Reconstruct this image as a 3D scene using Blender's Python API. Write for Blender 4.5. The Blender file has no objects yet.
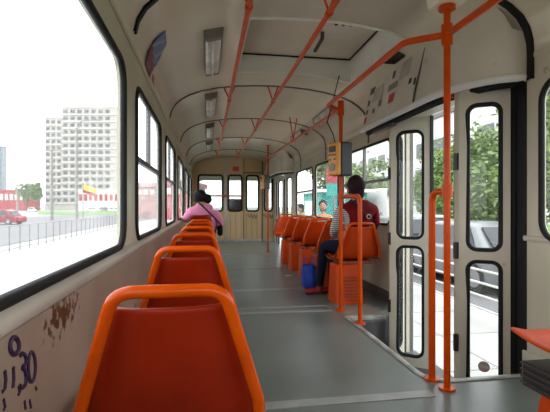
import bpy, bmesh, math, random
from mathutils import Vector, Matrix
random.seed(7)
PI = math.pi
SC = bpy.context.scene
COL = SC.collection

# ------------------------------------------------------------------ camera, sky, exposure
FPX = 420.0                       # focal length in pixels of the 550 px wide frame
YAW = math.atan(68.0 / FPX)
CZ = 0.93
cd = bpy.data.cameras.new('camera'); cam = bpy.data.objects.new('camera', cd); COL.objects.link(cam)
cd.sensor_fit = 'HORIZONTAL'; cd.sensor_width = 36.0; cd.lens = FPX / 550 * 36.0
cd.clip_start = 0.02; cd.clip_end = 2000
cam.location = (0, 0, CZ); cam.rotation_euler = (PI / 2, 0, -YAW)
SC.camera = cam
w = bpy.data.worlds.new('overcast_sky'); SC.world = w; w.use_nodes = True
bg = w.node_tree.nodes['Background']
bg.inputs[0].default_value = (0.93, 0.97, 1.0, 1); bg.inputs[1].default_value = 3.5
SC.view_settings.view_transform = 'Standard'; SC.view_settings.look = 'None'
SC.view_settings.gamma = 1.0; SC.view_settings.use_curve_mapping = False
SC.view_settings.exposure = 0.0
SC.cycles.max_bounces = 12; SC.cycles.diffuse_bounces = 6; SC.cycles.transparent_max_bounces = 24
SC.cycles.caustics_reflective = False; SC.cycles.caustics_refractive = False

# ------------------------------------------------------------------ materials
M = {}
def mat(key, col, rough=0.5, metal=0.0, col2=None, scale=6.0, fac=0.5, detail=4.0, bump=0.0, bscale=40.0, spec=0.5, emit=None,
        stain=None, stretch=None):
    m = bpy.data.materials.new(key); m.use_nodes = True
    nt = m.node_tree; N = nt.nodes; L = nt.links; b = N['Principled BSDF']
    b.inputs['Base Color'].default_value = (*col, 1); b.inputs['Roughness'].default_value = rough
    b.inputs['Metallic'].default_value = metal; b.inputs['Specular IOR Level'].default_value = spec
    if col2 is not None or stain is not None or bump:
        tc = N.new('ShaderNodeTexCoord'); src = tc.outputs['Object']
        if stretch:
            mp = N.new('ShaderNodeMapping'); mp.inputs['Scale'].default_value = stretch
            L.new(src, mp.inputs[0]); src = mp.outputs[0]
    out = None
    if col2 is not None:
        n = N.new('ShaderNodeTexNoise'); n.inputs['Scale'].default_value = scale; n.inputs['Detail'].default_value = detail
        L.new(src, n.inputs['Vector'])
        r = N.new('ShaderNodeValToRGB'); r.color_ramp.elements[0].position = 0.5 - 0.5 * fac; r.color_ramp.elements[1].position = 0.5 + 0.5 * fac
        r.color_ramp.elements[0].color = (*col2, 1); r.color_ramp.elements[1].color = (*col, 1)
        L.new(n.outputs['Fac'], r.inputs[0]); out = r.outputs[0]
    if stain is not None:            # sparse patches: (colour, scale, threshold)
        n = N.new('ShaderNodeTexNoise'); n.inputs['Scale'].default_value = stain[1]; n.inputs['Detail'].default_value = 8
        n.inputs['Roughness'].default_value = 0.7
        L.new(src, n.inputs['Vector'])
        r = N.new('ShaderNodeValToRGB'); r.color_ramp.elements[0].position = stain[2]; r.color_ramp.elements[1].position = stain[2] + 0.07
        r.color_ramp.elements[0].color = (0, 0, 0, 1); r.color_ramp.elements[1].color = (1, 1, 1, 1)
        L.new(n.outputs['Fac'], r.inputs[0])
        mx = N.new('ShaderNodeMix'); mx.data_type = 'RGBA'
        L.new(r.outputs[0], mx.inputs[0])
        if out: L.new(out, mx.inputs[6])
        else: mx.inputs[6].default_value = (*col, 1)
        mx.inputs[7].default_value = (*stain[0], 1); out = mx.outputs[2]
    if out: L.new(out, b.inputs['Base Color'])
    if bump:
        n = N.new('ShaderNodeTexNoise'); n.inputs['Scale'].default_value = bscale; n.inputs['Detail'].default_value = 4
        L.new(src, n.inputs['Vector'])
        bp = N.new('ShaderNodeBump'); bp.inputs['Strength'].default_value = bump; bp.inputs['Distance'].default_value = 0.01
        L.new(n.outputs['Fac'], bp.inputs['Height']); L.new(bp.outputs[0], b.inputs['Normal'])
    if emit:
        b.inputs['Emission Color'].default_value = (*emit[0], 1); b.inputs['Emission Strength'].default_value = emit[1]
    M[key] = m
    return m

def glass(key, dirt, tint=(1, 1, 1)):
    m = bpy.data.materials.new(key); m.use_nodes = True
    nt = m.node_tree; N = nt.nodes; L = nt.links; N.remove(N['Principled BSDF']); o = N['Material Output']
    t = N.new('ShaderNodeBsdfTransparent'); t.inputs[0].default_value = (*tint, 1)
    g = N.new('ShaderNodeBsdfGlossy'); g.inputs['Roughness'].default_value = 0.02
    tl = N.new('ShaderNodeBsdfTranslucent'); tl.inputs[0].default_value = (0.85, 0.86, 0.84, 1)
    lw_ = N.new('ShaderNodeLayerWeight'); lw_.inputs[0].default_value = 0.5
    pw = N.new('ShaderNodeMath'); pw.operation = 'POWER'; pw.inputs[1].default_value = 5; L.new(lw_.outputs['Facing'], pw.inputs[0])
    fr = N.new('ShaderNodeMath'); fr.operation = 'MULTIPLY_ADD'; fr.inputs[1].default_value = 0.12; fr.inputs[2].default_value = 0.015; L.new(pw.outputs[0], fr.inputs[0])
    m1 = N.new('ShaderNodeMixShader'); m2 = N.new('ShaderNodeMixShader')
    tc = N.new('ShaderNodeTexCoord'); n = N.new('ShaderNodeTexNoise'); n.inputs['Scale'].default_value = 5; n.inputs['Detail'].default_value = 6
    mr = N.new('ShaderNodeMapRange'); mr.inputs[1].default_value = 0.3; mr.inputs[2].default_value = 0.75
    mr.inputs[3].default_value = dirt * 0.5; mr.inputs[4].default_value = dirt * 1.6
    L.new(tc.outputs['Object'], n.inputs['Vector']); L.new(n.outputs['Fac'], mr.inputs[0])
    L.new(mr.outputs[0], m1.inputs[0]); L.new(t.outputs[0], m1.inputs[1]); L.new(tl.outputs[0], m1.inputs[2])
    L.new(fr.outputs[0], m2.inputs[0]); L.new(m1.outputs[0], m2.inputs[1]); L.new(g.outputs[0], m2.inputs[2])
    L.new(m2.outputs[0], o.inputs[0])
    M[key] = m

mat('ceiling', (0.77, 0.73, 0.58), 0.26, col2=(0.67, 0.63, 0.48), scale=1.6, fac=0.5, bump=0.06, bscale=3, stain=((0.36, 0.31, 0.25), 2.3, 0.68))
mat('wall', (0.64, 0.61, 0.48), 0.36, col2=(0.50, 0.47, 0.36), scale=2.5, fac=0.6, bump=0.05, bscale=30, stain=((0.27, 0.19, 0.12), 6, 0.66))
mat('wall_low', (0.44, 0.35, 0.27), 0.40, col2=(0.33, 0.245, 0.185), scale=3.0, fac=0.6, bump=0.1, bscale=20, stain=((0.20, 0.11, 0.06), 3.5, 0.66))
mat('ledge', (0.66, 0.65, 0.57), 0.3, col2=(0.46, 0.41, 0.35), scale=5, fac=0.5, stain=((0.22, 0.15, 0.10), 7, 0.68), stretch=(1, 0.35, 1))
mat('box_paint', (0.70, 0.68, 0.57), 0.33, col2=(0.55, 0.52, 0.43), scale=4, fac=0.6, stain=((0.27, 0.18, 0.12), 6, 0.63))
mat('leaf_paint', (0.60, 0.57, 0.46), 0.38, col2=(0.45, 0.42, 0.33), scale=3, fac=0.6, stain=((0.28, 0.20, 0.14), 6, 0.64))
mat('rubber', (0.010, 0.010, 0.011), 0.6, spec=0.25)
mat('dark_rib', (0.10, 0.095, 0.09), 0.5)
mat('window_metal', (0.13, 0.13, 0.13), 0.4, 0.6)
mat('alu', (0.55, 0.55, 0.53), 0.35, 0.7, col2=(0.35, 0.34, 0.33), scale=12)
mat('floor', (0.180, 0.210, 0.195), 0.33, col2=(0.110, 0.130, 0.120), scale=2.2, fac=0.7, detail=8, bump=0.12, bscale=90, stain=((0.045, 0.05, 0.048), 9.0, 0.69))
mat('floor_joint', (0.36, 0.38, 0.36), 0.4, col2=(0.25, 0.265, 0.25), scale=9)
mat('floor_edge', (0.62, 0.62, 0.58), 0.4, 0.3, col2=(0.2, 0.2, 0.19), scale=9)
mat('platform', (0.30, 0.27, 0.22), 0.5, col2=(0.2, 0.18, 0.15), scale=6)
mat('step', (0.10, 0.10, 0.10), 0.6, col2=(0.05, 0.05, 0.05), scale=6)
mat('orange_pole', (0.68, 0.080, 0.001), 0.28, col2=(0.46, 0.045, 0.001), scale=9, fac=0.6, spec=0.2)
mat('orange_tube', (0.72, 0.090, 0.0), 0.20, col2=(0.48, 0.050, 0.0), scale=7, fac=0.6, stain=((0.25, 0.10, 0.05), 22, 0.74), spec=0.3)
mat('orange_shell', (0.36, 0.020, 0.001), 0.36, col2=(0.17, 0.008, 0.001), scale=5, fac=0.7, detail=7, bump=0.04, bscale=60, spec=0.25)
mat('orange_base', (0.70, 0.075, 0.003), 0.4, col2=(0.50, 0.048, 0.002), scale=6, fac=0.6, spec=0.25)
mat('orange_shell_lit', (0.62, 0.062, 0.002), 0.36, col2=(0.40, 0.032, 0.001), scale=5, fac=0.7, detail=7, spec=0.25)  # brighter copy of the left shells: light on the right row put into colour
mat('orange_dark', (0.30, 0.045, 0.012), 0.5)
mat('black_plastic', (0.02, 0.02, 0.022), 0.4)
mat('yellow_box', (0.80, 0.33, 0.02), 0.35, col2=(0.7, 0.27, 0.02), scale=8)
mat('dark_brown', (0.035, 0.028, 0.025), 0.5)
mat('wood', (0.64, 0.46, 0.26), 0.42, col2=(0.50, 0.35, 0.18), scale=7, fac=0.7, detail=6, stretch=(9, 9, 0.5))
mat('wood_door', (0.58, 0.41, 0.22), 0.42, col2=(0.46, 0.31, 0.15), scale=7, fac=0.7, detail=6, stretch=(9, 9, 0.5))
mat('wood_gap', (0.16, 0.10, 0.05), 0.6)
mat('white_paint', (0.75, 0.75, 0.72), 0.35)
mat('hatch', (0.64, 0.60, 0.48), 0.3, col2=(0.54, 0.50, 0.39), scale=2)
mat('hatch_frame', (0.80, 0.80, 0.72), 0.35, col2=(0.68, 0.68, 0.6), scale=3)
mat('lamp_cover', (0.80, 0.80, 0.74), 0.12, col2=(0.55, 0.54, 0.49), scale=7, fac=0.4, spec=0.8)
mat('lamp_frame', (0.20, 0.185, 0.16), 0.4, 0.3)
mat('red_sticker', (0.60, 0.03, 0.04), 0.4)
mat('black_sticker', (0.05, 0.045, 0.04), 0.5)
mat('grey_sticker', (0.28, 0.26, 0.23), 0.5)
mat('paper', (0.58, 0.54, 0.46), 0.5, col2=(0.45, 0.41, 0.34), scale=14, fac=0.4)
mat('purple_ink', (0.035, 0.012, 0.06), 0.5)
mat('grey_ink', (0.12, 0.10, 0.09), 0.6)
# people
mat('skin', (0.45, 0.25, 0.17), 0.5)
mat('hair_black', (0.012, 0.010, 0.011), 0.7, bump=0.5, bscale=60, spec=0.15)
mat('hair_plum', (0.035, 0.012, 0.016), 0.7, bump=0.5, bscale=60, spec=0.15)
mat('pink', (0.72, 0.26, 0.42), 0.8, col2=(0.64, 0.21, 0.36), scale=6, bump=0.15, bscale=14, spec=0.12)
mat('burgundy', (0.20, 0.007, 0.014), 0.75, col2=(0.14, 0.005, 0.010), scale=8, bump=0.15, bscale=16, spec=0.12)
mat('jeans', (0.012, 0.017, 0.035), 0.8, col2=(0.008, 0.011, 0.024), scale=10, spec=0.12)
mat('red_shoe', (0.28, 0.012, 0.02), 0.35)
mat('blue_bag', (0.012, 0.07, 0.50), 0.4, col2=(0.008, 0.045, 0.36), scale=12, bump=0.4, bscale=15)
mat('black_cloth', (0.012, 0.012, 0.014), 0.6, spec=0.12)
mat('orange_cloth', (0.75, 0.22, 0.06), 0.8, spec=0.12)
mat('grey_cloth', (0.10, 0.10, 0.11), 0.8, spec=0.12)
m = mat('striped', (0.6, 0.6, 0.58), 0.8)
wv = m.node_tree.nodes.new('ShaderNodeTexWave'); wv.inputs['Scale'].default_value = 16; wv.bands_direction = 'Z'
tcc = m.node_tree.nodes.new('ShaderNodeTexCoord'); rp = m.node_tree.nodes.new('ShaderNodeValToRGB')
rp.color_ramp.elements[0].color = (0.10, 0.10, 0.12, 1); rp.color_ramp.elements[0].position = 0.45
rp.color_ramp.elements[1].color = (0.62, 0.62, 0.60, 1); rp.color_ramp.elements[1].position = 0.55
m.node_tree.links.new(tcc.outputs['Object'], wv.inputs['Vector']); m.node_tree.links.new(wv.outputs['Fac'], rp.inputs[0])
m.node_tree.links.new(rp.outputs[0], m.node_tree.nodes['Principled BSDF'].inputs['Base Color'])
# outdoors
mat('pavement', (0.44, 0.44, 0.42), 0.8, col2=(0.36, 0.36, 0.34), scale=1.5, fac=0.6)
mat('joint', (0.20, 0.20, 0.19), 0.9)
mat('asphalt', (0.17, 0.17, 0.172), 0.85, col2=(0.13, 0.13, 0.135), scale=0.6)
mat('earth', (0.34, 0.34, 0.32), 0.9, col2=(0.27, 0.27, 0.25), scale=0.05)
mat('grass', (0.11, 0.24, 0.03), 0.9, col2=(0.08, 0.18, 0.025), scale=0.3)
mat('foliage', (0.20, 0.29, 0.06), 0.6, col2=(0.06, 0.12, 0.025), scale=1.5, fac=0.6)
mat('foliage_pale', (0.22, 0.28, 0.11), 0.6, col2=(0.12, 0.18, 0.06), scale=1.5, fac=0.6)
mat('bark', (0.09, 0.07, 0.05), 0.9)
mat('concrete', (0.22, 0.215, 0.20), 0.8)
mat('tower', (0.47, 0.44, 0.40), 0.8, col2=(0.42, 0.40, 0.36), scale=0.15)
mat('tower_side', (0.52, 0.50, 0.45), 0.8)
mat('tower_window', (0.085, 0.10, 0.115), 0.3)
mat('blue_tower', (0.13, 0.17, 0.20), 0.3)
mat('red_wall', (0.32, 0.035, 0.04), 0.6)
mat('white_wall', (0.62, 0.61, 0.59), 0.7)
mat('rose_wall', (0.50, 0.33, 0.31), 0.7)
mat('roof_dark', (0.15, 0.13, 0.12), 0.7)
mat('galv', (0.20, 0.20, 0.205), 0.4, 0.5)
mat('fence_white', (0.62, 0.62, 0.60), 0.5)
mat('car_red', (0.24, 0.012, 0.03), 0.25)
mat('car_silver', (0.24, 0.25, 0.26), 0.3, 0.5)
mat('car_white', (0.60, 0.60, 0.60), 0.3)
mat('car_dark', (0.06, 0.065, 0.07), 0.3)
mat('car_glass', (0.02, 0.025, 0.03), 0.1)
mat('tyre', (0.015, 0.015, 0.015), 0.8)
mat('hubcap', (0.35, 0.35, 0.35), 0.35, 0.6)
mat('tail_red', (0.55, 0.01, 0.01), 0.25)
mat('head_lamp', (0.7, 0.7, 0.68), 0.15)
mat('teal', (0.03, 0.30, 0.26), 0.6)
mat('yellow_flag', (0.80, 0.55, 0.05), 0.7)
mat('graffiti_grey', (0.22, 0.25, 0.27), 0.7)
glass('glass_dirty', 0.06)
glass('glass', 0.02)
glass('glass_cab', 0.06, (0.84, 0.87, 0.86))

# ------------------------------------------------------------------ mesh helpers
ORG = {}
def fillet(pts, r, n=5, closed=False):
    pts = [Vector(p) for p in pts]; out = []
    N = len(pts)
    for i, p in enumerate(pts):
        if not closed and i in (0, N - 1): out.append(p); continue
        a = pts[i - 1]; b = pts[(i + 1) % N]
        da = (a - p); db = (b - p)
        ang = da.angle(db)
        if ang > PI - 0.05: out.append(p); continue
        t = min(r / math.tan(ang / 2), 0.48 * da.length, 0.48 * db.length)
        p0 = p + da.normalized() * t; p1 = p + db.normalized() * t
        for k in range(n + 1):
            s = k / n
            out.append(p0 * (1 - s) ** 2 + p * 2 * s * (1 - s) + p1 * s * s)
    return out

class MB:
    def __init__(s): s.v = []; s.f = []; s.mi = []; s.cur = 0
    def add(s, vs, fs):
        o = len(s.v); s.v += [Vector(v) for v in vs]
        for f in fs: s.f.append([i + o for i in f]); s.mi.append(s.cur)
        return s
    def box(s, x0, x1, y0, y1, z0, z1):
        return s.add([(x0, y0, z0), (x1, y0, z0), (x1, y1, z0), (x0, y1, z0), (x0, y0, z1), (x1, y0, z1), (x1, y1, z1), (x0, y1, z1)],
                     [(0, 3, 2, 1), (4, 5, 6, 7), (0, 1, 5, 4), (1, 2, 6, 5), (2, 3, 7, 6), (3, 0, 4, 7)])
    def frustum(s, b, t, z0, z1):      # b, t = (x0,x1,y0,y1)
        return s.add([(b[0], b[2], z0), (b[1], b[2], z0), (b[1], b[3], z0), (b[0], b[3], z0), (t[0], t[2], z1), (t[1], t[2], z1), (t[1], t[3], z1), (t[0], t[3], z1)],
                     [(0, 3, 2, 1), (4, 5, 6, 7), (0, 1, 5, 4), (1, 2, 6, 5), (2, 3, 7, 6), (3, 0, 4, 7)])
    def tube(s, pts, r, n=10, closed=False, flat=1.0):
        pts = [Vector(p) for p in pts]; N = len(pts)
        if not closed: pass
        tang = []
        for i in range(N):
            a = pts[i - 1] if (i > 0 or closed) else pts[i]; b = pts[(i + 1) % N] if (i < N - 1 or closed) else pts[i]
            tang.append((b - a).normalized())
        up = Vector((0, 0, 1)) if abs(tang[0].z) < 0.9 else Vector((1, 0, 0))
        nrm = (up - tang[0] * up.dot(tang[0])).normalized()
        o = len(s.v); rs = r if isinstance(r, (list, tuple)) else [r] * N
        for i in range(N):
            nrm = (nrm - tang[i] * nrm.dot(tang[i])).normalized(); bi = tang[i].cross(nrm)
            for k in range(n):
                a = 2 * PI * k / n
                s.v.append(pts[i] + (nrm * math.cos(a) * flat + bi * math.sin(a)) * rs[i])
        for i in range(N if closed else N - 1):
            j = (i + 1) % N
            for k in range(n):
                k2 = (k + 1) % n
                s.f.append([o + i * n + k, o + i * n + k2, o + j * n + k2, o + j * n + k]); s.mi.append(s.cur)
        if not closed:
            s.f.append([o + k for k in reversed(range(n))]); s.mi.append(s.cur)
            s.f.append([o + (N - 1) * n + k for k in range(n)]); s.mi.append(s.cur)
        return s
    def prism(s, poly, f0, f1):        # poly of 2D points; f0/f1 map (a,b)->3D
        n = len(poly)
        return s.add([f0(*p) for p in poly] + [f1(*p) for p in poly],
                     [list(range(n))[::-1], [n + i for i in range(n)]] + [(i, (i + 1) % n, n + (i + 1) % n, n + i) for i in range(n)])
    def ball(s, c, r, nu=16, nv=10, fn=None):
        c = Vector(c); r = (r, r, r) if not isinstance(r, (tuple, list)) else r
        o = len(s.v)
        for j in range(nv + 1):
            t = PI * j / nv
            for i in range(nu):
                a = 2 * PI * i / nu
                d = Vector((math.sin(t) * math.cos(a), math.sin(t) * math.sin(a), math.cos(t)))
                k = fn(d) if fn else 1.0
                s.v.append(c + Vector((d.x * r[0] * k, d.y * r[1] * k, d.z * r[2] * k)))
        for j in range(nv):
            for i in range(nu):
                i2 = (i + 1) % nu
                s.f.append([o + j * nu + i, o + (j + 1) * nu + i, o + (j + 1) * nu + i2, o + j * nu + i2]); s.mi.append(s.cur)
        return s
    def grid(s, fn, nu, nv):
        o = len(s.v)
        for j in range(nv + 1):
            for i in range(nu + 1): s.v.append(Vector(fn(i / nu, j / nv)))
        for j in range(nv):
            for i in range(nu):
                a = o + j * (nu + 1) + i
                s.f.append([a, a + 1, a + nu + 2, a + nu + 1]); s.mi.append(s.cur)
        return s
    def hole_panel(s, fn, y0, y1, z0, z1, hole=None, r=0.1, n=6):
        """rectangle in (y,z) with a rounded rectangular hole; fn maps (y,z) to 3D"""
        C = [(y0, z0), (y1, z0), (y1, z1), (y0, z1)]
        if hole is None: return s.add([fn(*c) for c in C], [(0, 1, 2, 3)])
        arcs = rr_arcs(*hole, r, n)
        o = len(s.v)
        for c in C: s.v.append(Vector(fn(*c)))
        idx = []
        for a in arcs:
            row = []
            for p in a: row.append(len(s.v)); s.v.append(Vector(fn(*p)))
            idx.append(row)
        for k in range(4):
            for i in range(n): s.f.append([o + k, idx[k][i + 1], idx[k][i]]); s.mi.append(s.cur)
            k2 = (k + 1) % 4
            s.f.append([o + k, o + k2, idx[k2][0], idx[k][-1]]); s.mi.append(s.cur)
        return s
    def build(s, name, material, parent=None, local=False, smooth=None, bevel=0, solid=None, sub=0, origin=None, segs=2):
        me = bpy.data.meshes.new(name)
        off = ORG.get(parent.name, Vector((0, 0, 0))) if (parent is not None and not local) else Vector((0, 0, 0))
        if origin is not None: off = Vector(origin)
        me.from_pydata([v - off for v in s.v], [], s.f); me.update()
        mats = material if isinstance(material, (list, tuple)) else [material]
        for k in mats: me.materials.append(M[k])
        if len(mats) > 1: me.polygons.foreach_set('material_index', s.mi)
        bm = bmesh.new(); bm.from_mesh(me)
        bmesh.ops.remove_doubles(bm, verts=bm.verts, dist=1e-6)
        bmesh.ops.recalc_face_normals(bm, faces=bm.faces); bm.to_mesh(me); bm.free()
        if smooth is not None:
            me.shade_smooth(); me.set_sharp_from_angle(angle=math.radians(smooth))
        o = bpy.data.objects.new(name, me); COL.objects.link(o)
        if parent is not None: o.parent = parent; ORG[o.name] = off
        if origin is not None: o.location = origin; ORG[o.name] = Vector(origin)
        if solid:
            md = o.modifiers.new('s', 'SOLIDIFY'); md.thickness = abs(solid[0]); md.offset = solid[1]
        if bevel:
            md = o.modifiers.new('b', 'BEVEL'); md.width = bevel; md.segments = segs; md.limit_method = 'ANGLE'; md.angle_limit = 0.6
        if sub:
            md = o.modifiers.new('u', 'SUBSURF'); md.levels = sub; md.render_levels = sub
        return o

def rr_arcs(y0, y1, z0, z1, r, n=6):
    cs = [((y0 + r, z0 + r), PI), ((y1 - r, z0 + r), 1.5 * PI), ((y1 - r, z1 - r), 0), ((y0 + r, z1 - r), 0.5 * PI)]
    return [[(c[0] + r * math.cos(a + 0.5 * PI * k / n), c[1] + r * math.sin(a + 0.5 * PI * k / n)) for k in range(n + 1)] for c, a in cs]
def rr_loop(y0, y1, z0, z1, r, n=6): return [p for a in rr_arcs(y0, y1, z0, z1, r, n) for p in a]

def tag(o, label=None, cat=None, group=None, kind=None):
    if label: o['label'] = label
    if cat: o['category'] = cat
    if group: o['group'] = group
    if kind: o['kind'] = kind
    return o
def thing(name, label, cat, loc=(0, 0, 0), rz=0, group=None):
    e = bpy.data.objects.new(name, None); COL.objects.link(e); e.empty_display_size = 0.05
    e.location = loc; e.rotation_euler = (0, 0, rz); ORG[e.name] = Vector(loc)
    return tag(e, label, cat, group)
def struct(o, label=None): return tag(o, label, None, None, 'structure')
def dup(root, loc, rz, label, parent=None):
    def cp(o, par):
        c = o.copy(); COL.objects.link(c); c.parent = par
        for ch in o.children: cp(ch, c)
        return c
    r = cp(root, None); r.location = loc; r.rotation_euler = (0, 0, rz); r['label'] = label; ORG[r.name] = Vector(loc)
    return r
def share(o, parent, loc):
    c = o.copy(); COL.objects.link(c); c.parent = parent; c.location = loc
    return c

# ------------------------------------------------------------------ the tram shell
XL, XR = -0.38, 1.75
XC = (XL + XR) / 2; HW = (XR - XL) / 2
YB, YP, YF = -1.35, 11.0, 12.4          # back wall, cab partition, windscreen
ZS = 1.75                               # side walls end, roof curve begins
_half = [(0, 1.75), (0.004, 1.83), (0.022, 1.90), (0.06, 1.965), (0.12, 2.02), (0.20, 2.068), (0.32, 2.115), (0.48, 2.152), (0.68, 2.182), (0.88, 2.196), (HW, 2.2)]
def roof_z(x):
    o = max(0.0, min(HW, HW - abs(x - XC)))
    for (a, za), (b, zb) in zip(_half, _half[1:]):
        if o <= b + 1e-9: return za + (zb - za) * (o - a) / (b - a)
    return 2.2
HX0, HX1, HY0, HY1 = 0.27, 1.38, 2.79, 3.91     # roof hatch opening
prof_x = sorted(set([round(XL + a, 4) for a, _ in _half] + [round(XR - a, 4) for a, _ in _half] + [HX0, HX1]))
def rp(x):      # profile point; the outer ends sit at the wall tops
    return (x, roof_z(x))

DOOR_Y0, DOOR_Y1 = 2.12, 3.50
WELL_X, WELL_Y0, WELL_Y1 = 1.156, 2.05, 3.38

# floor of lino sheets with a stepped well at the rear door
fl = MB()
fl.box(XL, WELL_X, YB, YF, -0.05, 0); 
fl.box(WELL_X, XR, YB, WELL_Y0, -0.05, 0); fl.box(WELL_X, 1.50, WELL_Y1, YF, -0.05, 0); fl.box(1.50, XR, 3.53, YF, -0.05, 0)
r = 0.13    # rounded near corner of the well
arc = [(WELL_X + r - r * math.sin(a), WELL_Y0 + r - r * math.cos(a)) for a in [0.5 * PI * k / 6 for k in range(7)]]
poly = [(WELL_X, WELL_Y0)] + arc
fl.prism(poly, lambda a, b: (a, b, -0.05), lambda a, b: (a, b, 0))
FLOOR = struct(fl.build('floor', 'floor'), 'dark grey worn lino floor of the tram')
for y, wdt in ((1.93, 0.035), (3.62, 0.03), (3.80, 0.02), (4.62, 0.035), (6.25, 0.045), (8.1, 0.04)):
    MB().box(0.10, 1.10, y - wdt, y + wdt, 0, 0.004).build('joint_strip', 'floor_joint', FLOOR)
pth = [(WELL_X, WELL_Y1, 0.004), (WELL_X, WELL_Y0 + r, 0.004)] + [(x, y, 0.004) for x, y in arc[::-1]] + [(XR, WELL_Y0, 0.004)]
MB().tube(pth, 0.02, 8, flat=0.35).build('edge_nosing', 'floor_edge', FLOOR, smooth=40)
MB().box(WELL_X, 1.50, WELL_Y1 - 0.015, WELL_Y1 + 0.02, -0.03, 0.006).build('edge_nosing', 'floor_edge', FLOOR, bevel=0.004)
MB().box(WELL_X + 0.02, 1.50, WELL_Y1 + 0.02, WELL_Y1 + 0.45, 0.0, 0.003).build('tread_sheet', 'platform', FLOOR)
# step well
sw = MB(); sw.box(WELL_X, XR + 0.10, WELL_Y0, WELL_Y1, -0.41, -0.37)
sw.box(WELL_X - 0.03, WELL_X, WELL_Y0, WELL_Y1, -0.41, -0.05); sw.box(WELL_X, XR, WELL_Y0 - 0.03, WELL_Y0, -0.41, -0.05)
sw.box(WELL_X, 1.50, WELL_Y1, WELL_Y1 + 0.03, -0.41, -0.05); sw.box(1.47, 1.50, WELL_Y1 + 0.03, 3.53, -0.41, -0.05); sw.box(1.47, XR, 3.53, 3.56, -0.41, -0.05); sw.box(1.50, XR + 0.10, WELL_Y1, 3.53, -0.41, -0.37)
struct(sw.build('floor_step_well', 'step'), 'dark sunken entrance step below the folding door')
for y in (2.35, 2.65, 2.95, 3.2):
    pass

# side walls with window openings
Z0W, Z1W = 0.745, 1.59
LEFT_W = [(-1.15, 0.38), (0.52, 2.03), (2.35, 3.55), (3.98, 5.13), (5.60, 6.90), (7.35, 8.70), (9.1, 10.4)]
RIGHT_W = [(-1.15, 0.55), (0.72, 1.975), (3.80, 5.27), (5.45, 6.68), (6.83, 8.15)]
FD0, FD1 = 8.55, 10.7                  # front door
def wall_mesh(x, wins, doors=()):
    mb = MB(); f = lambda y, z: (x, y, z)
    wins = sorted(wins); cuts = [YB]
    items = sorted([(a, b, 'w') for a, b in wins] + [(a, b, 'd') for a, b in doors])
    prev = YB
    for i, (a, b, k) in enumerate(items):
        end = YF if i == len(items) - 1 else (b + items[i + 1][0]) / 2
        if k == 'w':
            mb.hole_panel(f, prev, end, -0.6, ZS, (a, b, Z0W, Z1W), 0.11)
        else:
            mb.hole_panel(f, prev, a, -0.6, ZS); mb.hole_panel(f, b, end, -0.6, ZS); mb.hole_panel(f, a, b, 1.66, ZS)
        prev = end
    return mb
CAB_W = (11.25, 12.2)
wl = wall_mesh(XL, LEFT_W + [CAB_W]).build('wall_left', 'wall', solid=(0.03, 1.0))
wr = wall_mesh(XR, RIGHT_W + [CAB_W], [(DOOR_Y0, DOOR_Y1), (FD0, FD1)]).build('wall_right', 'wall', solid=(0.03, 1.0))
# make sure the thickness goes outwards
for o, sgn in ((wl, 1), (wr, -1)):
    for p in o.data.polygons:
        if p.normal.x * sgn < 0: p.flip()
    o.data.update(); o.modifiers['s'].offset = -1.0
struct(wl, 'cream painted side wall of the tram under the left windows'); struct(wr, 'cream painted side wall of the tram with the folding doors')

def window(n, x, side, y0, y1, label, transom=True, mull=True, z0=Z0W, z1=Z1W, gl='glass'):
    xm = x + side * 0.012
    e = thing('window_%d' % n, None, None, (x, (y0 + y1) / 2, z0)); struct(e, label)
    MB().tube([(x - side * 0.0, y, z) for y, z in rr_loop(y0 + .004, y1 - .004, z0 + .004, z1 - .004, 0.106, 7)], 0.0155, 8, True).build('rubber_seal', 'rubber', e, smooth=50)
    lp = rr_loop(y0, y1, z0, z1, 0.11, 6)
    MB().prism(lp, lambda a, b: (xm - 0.003, a, b), lambda a, b: (xm + 0.003, a, b)).build('pane', gl, e)
    if transom:
        MB().box(xm - 0.018, xm + 0.014, y0, y1, 1.18, 1.21).build('transom_bar', 'window_metal', e, bevel=0.004)
        if mull: MB().box(xm - 0.016, xm + 0.014, (y0 + y1) / 2 - 0.013, (y0 + y1) / 2 + 0.013, 1.21, z1).build('mullion', 'window_metal', e)
    return e
lw_lab = ['side window behind the camera on the left', 'large single pane window at the left edge with a thick black rubber seal', 'second left window with a sliding upper half beside the tall seats',
          'third left window from the camera', 'left window beside the person in pink', 'left window just ahead of the person in pink', 'left window nearest the wooden cab wall']
for i, (a, b) in enumerate(LEFT_W): window(i + 1, XL, -1, a, b, lw_lab[i], transom=i not in (0, 1), gl='glass_dirty')
rw_lab = ['side window behind the camera on the right', 'window at the right edge of the view beyond the folding door', 'right window beside the person in the burgundy vest',
          'plain right window with an orange dressed bystander outside', 'right window with a transom before the front door']
for i, (a, b) in enumerate(RIGHT_W): window(i + 8, XR, 1, a, b, rw_lab[i], transom=i in (2, 4), mull=(i == 2), gl='glass')
window(13, XL, -1, *CAB_W, 'left cab side window', False, gl='glass_dirty'); window(14, XR, 1, *CAB_W, 'right cab side window', False, gl='glass')

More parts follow.
